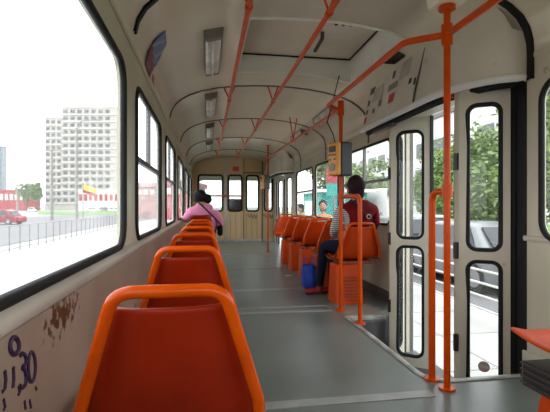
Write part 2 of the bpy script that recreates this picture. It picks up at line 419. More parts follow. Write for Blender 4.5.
# ledges, trims, baseboards
def ledge(n, x, side, y0, y1, label):
    p = [(0, 0.685), (0.012, 0.689), (0.019, 0.698), (0.021, 0.715), (0.012, 0.73), (0, 0.738)] if side < 0 else [(0, 0.735), (0.008, 0.738), (0.012, 0.75), (0.012, 0.758), (0.006, 0.766), (0, 0.768)]
    o = MB().prism([(x - side * a, z) for a, z in p], lambda a, b: (a, y0, b), lambda a, b: (a, y1, b)).build('trim_%d' % n, 'ledge', smooth=50)
    struct(o, label)
ledge(1, XL, -1, YB, YP, 'worn cream window ledge along the left wall')
ledge(2, XR, 1, YB, DOOR_Y0 - 0.03, 'cream ledge moulding beside the near right window')
ledge(3, XR, 1, DOOR_Y1 + 0.05, FD0 - 0.05, 'cream ledge moulding under the right windows')
struct(MB().box(XL, XL + 0.012, YB, YP, 0.0, 0.688).build('wall_left_lower', 'wall_low'), 'grubby lower panel of the left wall with stains and graffiti')
struct(MB().box(XL + 0.012, XL + 0.03, YB, YP, 0.0, 0.12).build('baseboard_left', 'alu', bevel=0.004))
struct(MB().box(XR - 0.02, XR, YB, DOOR_Y0 - 0.03, 0.0, 0.13).build('baseboard_right', 'wall', bevel=0.006))
struct(MB().box(XR - 0.02, XR, DOOR_Y1 + 0.05, FD0 - 0.05, 0.0, 0.10).build('baseboard_right_front', 'dark_rib', bevel=0.006))
for s, x, n in ((-1, XL, 4), (1, XR, 5)):       # moulding where wall meets roof
    struct(MB().box(min(x, x - s * 0.005), max(x, x - s * 0.005), YB, YP, 1.735, 1.765).build('trim_%d' % n, 'wall', bevel=0.005))

# ceiling with a hole for the hatch
cm = MB(); ys = [YB, HY0, HY1, YF]
for j in range(3):
    for a, b in zip(prof_x, prof_x[1:]):
        if j == 1 and a >= HX0 - 1e-6 and b <= HX1 + 1e-6: continue
        pa, pb = rp(a), rp(b)
        cm.add([(pa[0], ys[j], pa[1]), (pb[0], ys[j], pb[1]), (pb[0], ys[j + 1], pb[1]), (pa[0], ys[j + 1], pa[1])], [(0, 1, 2, 3)])
ceil = struct(cm.build('ceiling', 'ceiling', smooth=50), 'curved cream tram ceiling with ribs')
for p in ceil.data.polygons:
    if p.normal.z > 0: p.flip()
cs = ceil.modifiers.new('s', 'SOLIDIFY'); cs.thickness = 0.03; cs.offset = -1
# hatch
zt = 2.36
hx = [x for x in prof_x if HX0 - 1e-6 <= x <= HX1 + 1e-6]
ha = thing('roof_hatch', 'recessed roof hatch panel with a white frame and dark lever handle', 'hatch', ((HX0 + HX1) / 2, (HY0 + HY1) / 2, 2.15))
def skirt(y):
    mb = MB()
    for a, b in zip(hx, hx[1:]):
        for yy, t in ((y, 1),):
            mb.add([(a, yy, roof_z(a) - 0.004), (b, yy, roof_z(b) - 0.004), (b, yy, zt), (a, yy, zt)], [(0, 1, 2, 3)])
    return mb
for y in (HY0, HY1): skirt(y).build('frame_side', 'hatch_frame', ha, solid=(0.02, 0.0))
for x in (HX0, HX1):
    MB().box(x - 0.01, x + 0.01, HY0, HY1, roof_z(x) - 0.004, zt).build('frame_side', 'hatch_frame', ha)
MB().box(HX0 - 0.03, HX1 + 0.03, HY0 - 0.03, HY1 + 0.03, zt - 0.012, zt + 0.02).build('panel', 'hatch', ha)
MB().tube([(HX0 + .02, HY0 + .02, zt - .012), (HX1 - .02, HY0 + .02, zt - .012), (HX1 - .02, HY1 - .02, zt - .012), (HX0 + .02, HY1 - .02, zt - .012)], 0.012, 6, True).build('seal', 'rubber', ha)
rim = []
for x in hx: rim.append((x, HY0 - 0.012, roof_z(x) - 0.004))
for x in hx[::-1]: rim.append((x, HY1 + 0.012, roof_z(x) - 0.004))
MB().tube(rim, 0.016, 6, True, flat=0.5).build('rim', 'hatch_frame', ha, smooth=50)
MB().tube(fillet([(0.93, 3.32, zt), (0.93, 3.32, zt - 0.06), (0.935, 3.58, zt - 0.07)], 0.02), 0.016, 8).build('lever_handle', 'dark_brown', ha, smooth=40)

MB().tube([(0.98 + 0.16 * t, 3.12 + 0.05 * math.sin(17 * t), zt - 0.014) for t in [k / 24 for k in range(25)]], 0.006, 6).build('scrawl', 'purple_ink', ha)
# ribs under the ceiling
RIBS = [2.15, 4.38, 6.05, 7.75, 9.4]
def rib(i, y, wd, th, m, x0=XL, x1=XR, y2=None):
    Y = lambda x: y if y2 is None else y + (y2 - y) * (x - XL) / (XR - XL)
    mb = MB(); xs = [x for x in prof_x if x0 - 1e-6 <= x <= x1 + 1e-6]
    pts = [rp(x) for x in xs]
    pts = [p for p in pts if p[1] > 1.82 or p[0] > XC]
    if x1 == XR: pts = pts + [(XR, 1.62)]
    inn = []
    for k, (x, z) in enumerate(pts):
        d = Vector((XC - x, 0, 1.2 - z)).normalized() * th
        if k in (0, len(pts) - 1): d = Vector((math.copysign(th, XC - x), 0, 0))
        inn.append((x + d.x, z + d.z))
    for k in range(len(pts) - 1):
        a, b, c, e = pts[k], pts[k + 1], inn[k + 1], inn[k]
        mb.add([(q[0], Y(q[0]) - wd, q[1]) for q in (a, b, c, e)] + [(q[0], Y(q[0]) + wd, q[1]) for q in (a, b, c, e)],
               [(0, 1, 2, 3), (4, 7, 6, 5), (3, 2, 6, 7)])
    struct(mb.build('trim_%d' % i, m, smooth=50))
rib(10, 2.27, 0.02, 0.014, 'rubber', y2=2.04)
for k, y in enumerate(RIBS[1:]): rib(11 + k, y, 0.012, 0.010, 'dark_rib')

# rear wall (behind the camera) with a window, and the tram front with the windscreen
def end_wall(y, hole, m):
    mb = MB(); zs = 0.0
    mb.hole_panel(lambda a, b: (a, y, b), XL, XR, -0.3, ZS, hole, 0.12)
    for a, b in zip(prof_x, prof_x[1:]):
        mb.add([(a, y, ZS), (b, y, ZS), (b, y, roof_z(b)), (a, y, roof_z(a))], [(0, 1, 2, 3)])
    return mb
struct(end_wall(YB, (XL + 0.25, XR - 0.25, 0.85, 1.62), 'wall').build('wall_back', 'wall', solid=(0.05, 0)))
struct(end_wall(YF, (XL + 0.15, XR - 0.15, 0.75, 1.68), 'wall').build('wall_nose', 'wall', solid=(0.05, 0)), 'tram front around the windscreen seen through the cab windows')
e = thing('window_15', None, None, (XC, YF, 0.75)); struct(e, 'windscreen beyond the wooden cab wall')
MB().box(XL + 0.1, XR - 0.1, YF - 0.003, YF + 0.003, 0.7, 1.72).build('pane', 'glass_cab', e)

# ------------------------------------------------------------------ wooden cab partition
part = thing('wall_front', None, None, (XC, YP, 0)); struct(part, 'wooden veneered cab wall at the far end with four windows')
PW = [(XL, 0.46, (-0.22, 0.40)), (0.48, 0.945, (0.55, 0.90)), (0.955, 1.43, (1.02, 1.34)), (1.45, XR, (1.50, 1.70))]
PZ = (0.80, 1.80)
for k, (a, b, h) in enumerate(PW):
    fn = lambda x, z: (x, YP, z)
    nm = 'door' if k == 2 else 'panel'; m = 'wood_door' if k == 2 else 'wood'
    z1 = 1.76; hz1 = 1.775 if k != 2 else 1.74
    hz1 = 1.73
    zb = 0.05 if k == 2 else 0.0
    # vertical veneer boards above the window head, one mesh per board
    p = MB().hole_panel(fn, a, b, zb, 1.80, (h[0], h[1], 0.80, hz1), 0.07, 5)
    p.build(nm, m, part, solid=(0.03, 0))
    xs = [a] + [x for x in prof_x if a < x < b] + [b]
    t = MB()
    for u, v in zip(xs, xs[1:]): t.add([(u, YP, 1.80), (v, YP, 1.80), (v, YP, max(1.81, roof_z(v))), (u, YP, max(1.81, roof_z(u)))], [(0, 1, 2, 3)])
    t.build('header_board', 'wood' if k != 2 else 'wood_door', part, solid=(0.03, 0))
    MB().tube([(x, YP - 0.015, z) for x, z in rr_loop(h[0], h[1], 0.80, hz1, 0.07, 5)], 0.024, 6, True).build('window_seal', 'rubber', part, smooth=50)
    MB().box(h[0], h[1], YP - 0.003, YP + 0.003, 0.80, hz1).build('pane', 'glass_cab', part)
MB().box(0.455, 0.50, YP - 0.035, YP, 0, 2.15).build('metal_strip', 'alu', part)
MB().box(0.94, 0.96, YP - 0.03, YP, 0, 2.18).build('door_gap', 'wood_gap', part)
MB().box(1.425, 1.455, YP - 0.045, YP, 0, 2.1).build('door_post', 'dark_rib', part)
MB().box(0.955, 1.43, YP - 0.03, YP, 1.79, 1.82).build('door_gap', 'wood_gap', part)
MB().box(XL, XR, YP - 0.04, YP - 0.01, 0, 0.06).build('kick_plate', 'alu', part)
for x in [XL + 0.14 * k for k in range(1, 14)]:
    if any(abs(x - q) < 0.04 for q in (0.48, 0.95, 1.44)): continue
    MB().box(x - 0.004, x + 0.004, YP - 0.0165, YP - 0.012, 0.08, 0.76).build('board_groove', 'wood_gap', part)
MB().box(0.66, 0.82, YP - 0.022, YP - 0.016, 1.84, 1.96).build('notice', 'red_sticker', part)
# scrawl under the door window
def scrawl(pts, r, m, parent, name='graffiti'):
    return MB().tube(pts, r, 6).build(name, m, parent)
for x0 in (1.05, 1.47):
    pts = [(x0 + 0.26 * t, YP - 0.02, 0.68 + 0.05 * math.sin(t * 21) - 0.04 * t) for t in [k / 30 for k in range(31)]]
    scrawl(pts, 0.009, 'grey_ink', part)
hr = thing('window_handrail', 'orange horizontal handrail across the cab windows', 'handrail', (0.2, YP - 0.10, 1.18))
MB().tube([(XL + 0.02, YP - 0.10, 1.19), (0.95, YP - 0.10, 1.19)], 0.018, 10).build('bar', 'orange_pole', hr, smooth=40)
for x in (-0.3, 0.48, 0.93): MB().tube([(x, YP - 0.10, 1.19), (x, YP - 0.015, 1.19)], 0.013, 8).build('bracket', 'orange_pole', hr, smooth=40)
# driver's seat behind the partition
ds = thing('driver_chair', 'dark driver seat seen through the middle cab window', 'seat', (0.72, 11.55, 0))
MB().box(0.5, 0.94, 11.32, 11.42, 0.5, 1.12).build('backrest', 'black_cloth', ds, bevel=0.07, segs=4)
MB().box(0.48, 0.96, 11.38, 11.8, 0.42, 0.54).build('cushion', 'black_cloth', ds, bevel=0.04, segs=3)
MB().frustum((0.55, 0.9, 11.4, 11.75), (0.65, 0.8, 11.5, 11.65), 0, 0.42).build('pedestal', 'black_plastic', ds)
dk = thing('driver_console', 'grey control desk under the windscreen', 'console', (XC, 12.1, 0))
MB().box(XL + 0.05, XR - 0.05, 11.95, 12.36, 0, 0.72).build('body', 'dark_rib', dk, bevel=0.02)
MB().box(XL + 0.2, XR - 0.2, 11.93, 12.0, 0.72, 0.78).build('instrument_panel', 'black_plastic', dk, bevel=0.01)

# ------------------------------------------------------------------ folding doors
ZL0, ZL1 = -0.36, 1.645
def leaf(parent, p0, p1, inward, name='leaf', wide=True, lowglass=True):
    """one door leaf standing between plan points p0 and p1"""
    p0 = Vector((*p0, 0)); p1 = Vector((*p1, 0)); d = (p1 - p0); L = d.length; d.normalize(); n = Vector((-d.y, d.x, 0))
    f = lambda s, z, o=0.0: tuple(p0 + d * s + n * o + Vector((0, 0, z)))
    mx = 0.16 * L
    h1 = (mx, L - mx, 0.665, 1.535); h2 = (mx, L - mx, -0.285, 0.605)
    mb = MB()
    mb.hole_panel(lambda s, z: f(s, z), 0, L, 0.635, ZL1, h1, min(0.075, 0.3 * (L - 2 * mx)), 5)
    mb.hole_panel(lambda s, z: f(s, z), 0, L, ZL0, 0.635, h2, min(0.075, 0.3 * (L - 2 * mx)), 5)
    lf = mb.build(name, 'leaf_paint', parent, solid=(0.032, 0))
    for h in (h1, h2):
        lp = rr_loop(*h, min(0.075, 0.3 * (L - 2 * mx)), 5)
        MB().tube([f(s, z) for s, z in lp], 0.0185, 8, True).build('window_seal', 'rubber', lf, smooth=50)
        MB().prism(lp, lambda s, z: f(s, z, -0.003), lambda s, z: f(s, z, 0.003)).build('pane', 'glass', lf)
    return lf, f, L
def hinge(parent, x, y):
    for z in (0.1, 0.66, 1.2): MB().tube([(x, y, z - 0.05), (x, y, z + 0.05)], 0.016, 8).build('hinge', 'black_plastic', parent, smooth=40)

fd = thing('folding_door', 'cream folding tram door folded open beyond the right pole', 'door', (1.6, 3.3, -0.37))
leaf(fd, (1.505, 3.275), (1.745, 3.085), 1); leaf(fd, (1.525, 3.325), (1.71, 3.49), 1); hinge(fd, 1.50, 3.295)
MB().box(1.735, 1.758, 3.06, 3.085, ZL0, ZL1).build('rubber_edge', 'rubber', fd)
nd = thing('folding_door', 'cream folding tram door leaf nearest the camera, with a black rubber edge', 'door', (1.6, 2.3, -0.37))
leaf(nd, (1.508, 2.335), (1.735, 2.185), 1); leaf(nd, (1.515, 2.365), (1.655, 2.585), 1); hinge(nd, 1.497, 2.35)
MB().box(1.735, 1.77, 2.15, 2.19, ZL0, ZL1).build('rubber_edge', 'rubber', nd)
MB().tube([(1.66 + 0.028 * math.cos(a), 2.2145 - 0.0 + 0.0 * a, 0) for a in (0, 1)], 0.001, 4) if False else None
# round sticker on the lower pane of the near leaf
dv = (Vector((1.735, 2.185, 0)) - Vector((1.508, 2.335, 0))).normalized(); nn = Vector((dv.y, -dv.x, 0))
cpt = Vector((1.508, 2.335, -0.02)) + dv * 0.135 - nn * -0.008
ring = [cpt + dv * 0.032 * math.cos(a) + Vector((0, 0, 0.032 * math.sin(a))) for a in [2 * PI * k / 20 for k in range(20)]]
MB().add([tuple(p) for p in ring] + [tuple(p + nn * 0.002) for p in ring], [list(range(20)), [20 + k for k in range(20)][::-1]]).build('round_sticker', 'rose_wall', nd)
MB().prism([(-0.026, -0.008), (0.026, -0.008), (0.026, 0.008), (-0.026, 0.008)], lambda a, b: tuple(cpt + dv * a + nn * 0.003 + Vector((0, 0, b))), lambda a, b: tuple(cpt + dv * a + nn * 0.004 + Vector((0, 0, b)))).build('sticker_band', 'paper', nd)
# door jambs (black rubber strips)
struct(MB().box(XR - 0.005, XR + 0.07, DOOR_Y0 - 0.045, DOOR_Y0 + 0.022, -0.4, 1.66).build('trim_20', 'rubber'))
struct(MB().box(XR - 0.03, XR + 0.07, DOOR_Y1 + 0.01, DOOR_Y1 + 0.05, -0.4, 1.66).build('trim_21', 'dark_rib'))
# front door: four closed leaves
fr = thing('front_door', 'closed four leaf front door beside the wooden cab wall', 'door', (XR, (FD0 + FD1) / 2, -0.37))
nl = 4; st = (FD1 - FD0) / nl
for k in range(nl): leaf(fr, (XR + 0.02 - (0.05 if k % 2 else 0), FD0 + st * k + 0.02), (XR + 0.02 - (0 if k % 2 else 0.05), FD0 + st * (k + 1) - 0.02), 1)

# boxes over the doors
ZBX = 1.655
def door_box(name, label, y0, y1, extras):
    e = thing(name, label, 'door cover', (1.55, (y0 + y1) / 2, 1.6))
    # plan outline: front face at x=1.45, rounded into the wall at the near end
    R = 0.30
    plan = [(XR, y0)] + [(XR - R + R * math.cos(a) * 1.0, y0 + R - R * math.sin(a) * 1.0) for a in [0.5 * PI * k / 8 for k in range(1, 9)]]
    plan = [(XR - 0.0, y0)]
    for k in range(1, 9):
        a = 0.5 * PI * k / 8
        plan.append((XR - R * math.sin(a), y0 + 0.55 * (1 - math.cos(a))))
    plan.append((1.45, y1))
    mb = MB(); nz = 8
    def row(x, y, t):
        zt_ = roof_z(min(XR - 0.02, x + 0.09 * 1)) + 0.01
        z = ZBX + (zt_ - ZBX) * t
        return (min(XR, x + 0.09 * t * (XR - x) / 0.3), y0 + (y - y0) * (1 - 0.8 * t if y < y0 + 0.56 else 1), z)
    o = len(mb.v)
    for (x, y) in plan:
        for k in range(nz + 1): mb.v.append(Vector(row(x, y, k / nz)))
    for i in range(len(plan) - 1):
        for k in range(nz):
            a = o + i * (nz + 1) + k
            mb.f.append([a, a + nz + 1, a + nz + 2, a + 1]); mb.mi.append(0)
    # far end and underside
    fe = [row(1.45, y1, k / nz) for k in range(nz + 1)] + [(XR, y1, ZS), (XR, y1, ZBX)]
    mb.add(fe, [list(range(len(fe)))])
    mb.add([(x, y, ZBX) for x, y in plan] + [(XR, y1, ZBX)], [list(range(len(plan) + 1))])
    mb.build('cover', 'box_paint', e, smooth=40)
    # rounded lower lip
    lip = [(x - 0.004, y, ZBX - 0.012) for x, y in plan]
    MB().tube(lip, 0.024, 8).build('lower_lip', 'white_paint', e, smooth=60)
    inner = [(min(XR - 0.005, x + 0.06), y, ZBX - 0.03) for x, y in plan]
    MB().tube(inner, 0.03, 6).build('door_runner', 'rubber', e, smooth=50)
    if extras:
        def plate(y, t, wy, ht, m, nm='sticker', off=0.004):
            x = 1.45 + 0.09 * t
            zt_ = roof_z(1.54) + 0.01; z = ZBX + (zt_ - ZBX) * t
            sl = 0.09 / (zt_ - ZBX)
            MB().add([(x - off - sl * ht / 2, y - wy / 2, z - ht / 2), (x - off - sl * ht / 2, y + wy / 2, z - ht / 2), (x - off + sl * ht / 2, y + wy / 2, z + ht / 2), (x - off + sl * ht / 2, y - wy / 2, z + ht / 2)], [(0, 1, 2, 3)]).build(nm, m, e, solid=(0.003, 0))
        for a in extras: plate(*a)
    return e
db = door_box('door_gear_cover', 'cream door gear cover with stickers above the open folding door', 2.08, 3.79,
    [(3.22, 0.36, 0.10, 0.075, 'red_sticker'), (3.24, 0.60, 0.17, 0.05, 'grey_sticker'), (3.05, 0.80, 0.16, 0.13, 'paper'), (3.70, 0.80, 0.10, 0.06, 'black_sticker'),
     (3.74, 0.55, 0.04, 0.05, 'black_sticker'), (3.74, 0.35, 0.025, 0.04, 'black_sticker'), (3.745, 0.17, 0.05, 0.06, 'red_sticker'), (3.55, 0.66, 0.20, 0.12, 'paper'),
     (3.46, 0.40, 0.06, 0.06, 'grey_sticker'), (3.58, 0.30, 0.03, 0.04, 'black_sticker'), (3.26, 0.84, 0.04, 0.06, 'black_sticker'), (2.92, 0.48, 0.04, 0.04, 'black_sticker'),
     (2.84, 0.42, 0.03, 0.05, 'black_sticker')])
MB().tube([(1.44, 2.79, 1.63), (1.46, 2.79, 1.75), (1.50, 2.79, 1.9), (1.54, 2.79, 2.06)], 0.008, 6).build('panel_seam', 'dark_rib', db)
MB().tube([(1.49, 2.47, 1.618), (1.515, 2.42, 1.618), (1.545, 2.375, 1.618)], 0.016, 6).build('marker', 'red_sticker', db)
door_box('door_gear_cover', 'cream door gear cover above the closed front door', 8.4, 10.9, None)
# row of screws and a torn strip under the cover
MB().box(1.425, 1.47, 3.1, 3.5, 1.56, 1.585).build('torn_strip', 'dark_brown', db, bevel=0.004)

# ------------------------------------------------------------------ poles and ceiling rails
ZR = 1.80; ZC = 2.035
def flange(mb_parent, x, y, z, up): 
    return MB().tube([(x, y, z), (x, y, z + up)], 0.042, 14).build('flange', 'orange_pole', mb_parent, smooth=40)
def Yd(d, x): return (d - x * math.sin(YAW)) / math.cos(YAW)
P1 = (1.203, Yd(2.13, 1.19)); P2 = (1.17, Yd(3.72, 1.17)); P3 = (1.22, Yd(8.5, 1.22))
def pole(p, label, top=None):
    zc = roof_z(p[0]) if top is None else top
    e = thing('grab_pole', label, 'pole', (p[0], p[1], 0))
    MB().tube([(p[0], p[1], 0), (p[0], p[1], zc - 0.002)], 0.0168, 14).build('tube', 'orange_pole', e, smooth=40)
    flange(e, p[0], p[1], 0, 0.012); (flange(e, p[0], p[1], zc - 0.02, 0.018) if top != ZR + 0.06 else None)
    return e
pe1 = pole(P1, 'tall orange floor to ceiling pole nearest the camera at the doorway', 1.945)
MB().frustum((P1[0] - 0.07, P1[0] + 0.07, P1[1] - 0.07, P1[1] + 0.07), (P1[0] - 0.09, P1[0] + 0.09, P1[1] - 0.09, P1[1] + 0.09), 1.945, roof_z(P1[0]) + 0.01).build('ceiling_block', 'ceiling', pe1, bevel=0.01)
MB().tube([(P1[0], P1[1], ZR - 0.05), (P1[0], P1[1], ZR + 0.05)], 0.028, 12).build('tee_collar', 'orange_pole', pe1, smooth=40)
pe2 = pole(P2, 'orange floor to ceiling pole carrying the large yellow ticket validator', ZR + 0.06)
MB().tube([(P2[0], P2[1], ZR - 0.07), (P2[0], P2[1], ZR + 0.06)], 0.028, 12).build('tee_collar', 'orange_pole', pe2, smooth=40)
pole(P3, 'distant orange pole with the small ticket validator near the front door')
def loop_rail(p, q, ztop, label):
    e = thing('door_handrail', label, 'handrail', (q[0], q[1], 0))
    MB().tube(fillet([(q[0], q[1], 0), (q[0], q[1], ztop), (p[0], p[1], ztop)], 0.07, 6), 0.0175, 12).build('tube', 'orange_pole', e, smooth=40)
    MB().tube([(p[0], p[1], ztop - 0.035), (p[0], p[1], ztop + 0.035)], 0.026, 12).build('clamp', 'orange_pole', e, smooth=40)
    flange(e, q[0], q[1], 0, 0.012)
loop_rail(P1, (1.19, Yd(2.25, 1.19)), 1.005, 'low orange handrail bent onto the pole nearest the camera')
loop_rail(P2, (1.19, Yd(3.31, 1.19)), 1.01, 'low orange handrail in front of the burgundy vest, bent onto the validator pole')
def strut(e, x, y, dx, ZR):
    for s in (-1, 1):
        xx = x + s * dx
        MB().tube([(x, y, ZR + 0.01), (xx, y + 0.0, roof_z(xx) - 0.004)], 0.008, 8).build('strut', 'orange_pole', e, smooth=40)
    MB().tube([(x, y - 0.02, ZR), (x, y + 0.02, ZR)], 0.023, 10).build('clamp', 'orange_pole', e, smooth=40)
def crail(x, y0, y1, label, sy, dx=0.055, ZR=ZC):
    e = thing('ceiling_rail', label, 'handrail', (x, (y0 + y1) / 2, ZR))
    MB().tube([(x, y0, ZR), (x, y1, ZR)], 0.0165, 12).build('bar', 'orange_pole', e, smooth=40)
    for y in sy: strut(e, x, y, dx, ZR)
    return e
X1, X2, X3 = 0.230, 0.690, P2[0]
crail(X1, YB + 0.3, Yd(9.9, X1), 'orange ceiling rail hanging above the left seats', [2.33, 4.4, 6.07, 7.77, 9.42])
crail(X2, YB + 0.3, Yd(9.9, X2), 'orange ceiling rail hanging along the middle of the aisle', [2.33, 4.4, 6.07, 7.77, 9.42])
e = thing('ceiling_rail', 'orange ceiling rail between the validator pole and the distant pole', 'handrail', (X3, (P2[1] + P3[1]) / 2, 1.84))
MB().tube([(P2[0], P2[1], ZR), (P3[0], P3[1], 1.90)], 0.0165, 12).build('bar', 'orange_pole', e, smooth=40)
strut(e, P2[0] + 0.0195, 5.9 - 0.15, 0.05, 1.848)
e = thing('ceiling_rail', 'orange ceiling rail bending past the doorway between two poles', 'handrail', (1.04, 2.8, ZR))
xi = 1.035
MB().tube(fillet([(P1[0], YB + 0.3, ZR), (P1[0], P1[1], ZR)], 0.01), 0.0175, 12).build('bar', 'orange_pole', e, smooth=40)
MB().tube(fillet([(P1[0], P1[1], ZR), (xi, P1[1] + 0.13, ZR), (xi, P2[1] - 0.02, ZR), (P2[0], P2[1], ZR - 0.02)], 0.09, 6), 0.0175, 12).build('bent_bar', 'orange_pole', e, smooth=40)

def validator(name, label, p, z, s, rz):
    e = thing(name, label, 'ticket machine', (p[0], p[1], z), rz)
    w_, d_, h_ = 0.13 * s, 0.15 * s, 0.28 * s
    B = dict(local=True)
    MB().box(-w_ / 2, w_ / 2, -d_ / 2 - 0.045, -0.075, 0, h_).build('case', 'yellow_box', e, local=True, bevel=0.016 * s, segs=3)
    MB().box(-w_ / 2 - 0.004, w_ / 2 + 0.004, -0.078, d_ / 2 - 0.03, -0.004, h_ + 0.004).build('back_shell', 'black_plastic', e, local=True, bevel=0.014 * s, segs=3)
    y = -d_ / 2 - 0.047
    MB().box(-0.042 * s, 0.042 * s, y - 0.003, y + 0.01, h_ * 0.70, h_ * 0.88).build('display', 'black_plastic', e, local=True, bevel=0.003)
    MB().box(-0.05 * s, 0.05 * s, y - 0.008, y + 0.01, h_ * 0.60, h_ * 0.635).build('ticket_slot', 'dark_rib', e, local=True)
    MB().tube([(0, y + 0.005, h_ * 0.25), (0, y - 0.003, h_ * 0.25)], 0.035 * s, 16).build('card_target', 'grey_sticker', e, local=True)
    for i in (-1, 1): MB().tube([(i * 0.03 * s, y + 0.005, h_ * 0.48), (i * 0.03 * s, y - 0.004, h_ * 0.48)], 0.008 * s, 8).build('lamp', 'black_plastic', e, local=True)
    MB().box(-0.03, 0.03, -0.03, 0.03, h_ * 0.3, h_ * 0.4).build('pole_clamp', 'black_plastic', e, local=True)
    return e
validator('ticket_validator', 'yellow and black ticket validator on the orange pole beside the burgundy vest', (P2[0] + 0.012, P2[1] - 0.035), 1.195, 1.02, -1.2)
validator('ticket_validator', 'small distant orange ticket validator on the pole near the cab wall', (P3[0] - 0.03, P3[1]), 1.27, 1.0, -1.25)
cb = MB().tube([(P2[0] - 0.05, P2[1], 1.48), (P2[0] - 0.07, P2[1], 1.56), (P2[0] - 0.11, P2[1] + 0.05, 1.68), (P2[0] - 0.05, P2[1] + 0.1, 1.85), (P2[0] + 0.05, P2[1] + 0.2, 2.15)], 0.005, 6).build('cable', 'black_plastic', smooth=40)
tag(cb, 'thin black cable rising from the large yellow validator to the ceiling', 'cable')

# ------------------------------------------------------------------ lamps
def lamp(x, y0, y1, label, wd=0.062):
    z = roof_z(x)
    e = thing('ceiling_lamp', label, 'lamp', (x, (y0 + y1) / 2, z), group='unlit strip lamps on the ceiling')
    sl = (roof_z(x + 0.05) - roof_z(x - 0.05)) / 0.1
    f = lambda u, z_: (x + u, z + sl * u - z_)
    def blk(u0, u1, ya, yb, h0, h1, nm, m, bev=0.006):
        mb = MB(); vs = []
        for yy in (ya, yb):
            for (u, h) in ((u0, h0), (u1, h0), (u1 * 0.85 if h1 > 0.03 else u1, h1), (u0 * 0.85 if h1 > 0.03 else u0, h1)):
                a = f(u, h); vs.append((a[0], yy, a[1]))
        mb.add(vs, [(0, 1, 2, 3), (4, 7, 6, 5), (0, 4, 5, 1), (1, 5, 6, 2), (2, 6, 7, 3), (3, 7, 4, 0)])
        return mb.build(nm, m, e, bevel=bev)
    blk(-wd - 0.006, wd + 0.006, y0 - 0.01, y1 + 0.01, -0.01, 0.014, 'base_plate', 'lamp_frame', 0.003)
    blk(-wd, wd, y0, y1, 0.012, 0.062, 'cover', 'lamp_cover', 0.012)
    blk(-wd - 0.004, wd + 0.004, y0 - 0.012, y0 + 0.05, 0.0, 0.066, 'end_cap', 'lamp_frame', 0.006)
    blk(-wd - 0.004, wd + 0.004, y1 - 0.03, y1 + 0.012, 0.0, 0.066, 'end_cap', 'lamp_frame', 0.006)
    MB().tube([(f(0, 0.065)[0], y0 + 0.06, f(0, 0.065)[1]), (f(0, 0.065)[0], y1 - 0.04, f(0, 0.065)[1])], 0.014, 8).build('tube_ridge', 'lamp_cover', e, smooth=40)
ll = ['nearest unlit strip lamp on the left of the ceiling', 'second unlit strip lamp from the camera on the left ceiling', 'third unlit strip lamp from the camera on the left ceiling', 'farthest unlit strip lamp on the left ceiling']
for k, (a, b) in enumerate(((2.90, 3.72), (4.55, 5.45), (6.22, 7.15), (7.95, 8.85))): lamp(0.045, a, b, ll[k])
lamp(1.47, 4.75, 5.55, 'unlit strip lamp on the right ceiling just past the door gear cover', 0.05)
lamp(1.47, 6.3, 7.1, 'second unlit strip lamp on the right ceiling', 0.05)
sp = thing('ceiling_speaker', 'small dark brown speaker box on the ceiling beside the door gear cover', 'speaker', (1.46, 3.11, 2.06))
MB().frustum((1.385, 1.50, 3.02, 3.20), (1.38, 1.505, 3.01, 3.21), roof_z(1.46) - 0.03, roof_z(1.46) + 0.02).build('housing', 'dark_brown', sp, bevel=0.006)
for k in range(5): MB().box(1.395, 1.49, 3.035 + 0.033 * k, 3.05 + 0.033 * k, roof_z(1.46) - 0.034, roof_z(1.46) - 0.029).build('grille_bar', 'black_plastic', sp)

# poster peeling from the left ceiling curve, small red sticker
def on_curve(t, off):    # t: arc parameter from the wall top to the ceiling
    pts = [Vector((x, 0, z)) for x, z in (rp(x) for x in prof_x[:9])]
    L = [0]
    for a, b in zip(pts, pts[1:]): L.append(L[-1] + (b - a).length)
    for i in range(len(pts) - 1):
        if t <= L[i + 1] or i == len(pts) - 2:
            s = (t - L[i]) / (L[i + 1] - L[i]); p = pts[i].lerp(pts[i + 1], s); d = (pts[i + 1] - pts[i]).normalized()
            nrm = Vector((d.z, 0, -d.x)); return p + nrm * off
mb = MB(); mb.cur = 0
def post(u, v):
    yy = 2.66 + 0.20 * v + 0.02 * u
    p = on_curve(0.045 + 0.27 * u - 0.02 * v, 0.006 + 0.035 * math.sin(PI * u) * (0.3 + 0.7 * v))
    return (p.x, yy, p.z)
nu, nv = 10, 8
mb.grid(post, nu, nv)
for k in range(len(mb.f)):
    i = k % nu; j = k // nu
    mb.mi[k] = 0 if (i + j * 0.4) < 4.6 else (1 if (i * 7 + j * 3) % 5 else 2)
mat('poster_blue', (0.10, 0.20, 0.36), 0.45, col2=(0.22, 0.30, 0.42), scale=14); mat('poster_red', (0.28, 0.06, 0.08), 0.45, col2=(0.12, 0.05, 0.08), scale=16)
mat('poster_pale', (0.35, 0.40, 0.48), 0.45)
po = mb.build('poster', ['poster_red', 'poster_blue', 'poster_pale'], smooth=60, solid=(0.002, 1))
tag(po, 'blue and red poster peeling off the ceiling above the left windows', 'poster')
rs = MB().grid(lambda u, v: tuple(Vector((0, 3.02 + 0.09 * v, 0)) + on_curve(0.05 + 0.045 * u, 0.004)), 3, 2).build('sticker', 'red_sticker', solid=(0.002, 1))
tag(rs, 'small red sticker below the peeling poster', 'sticker')

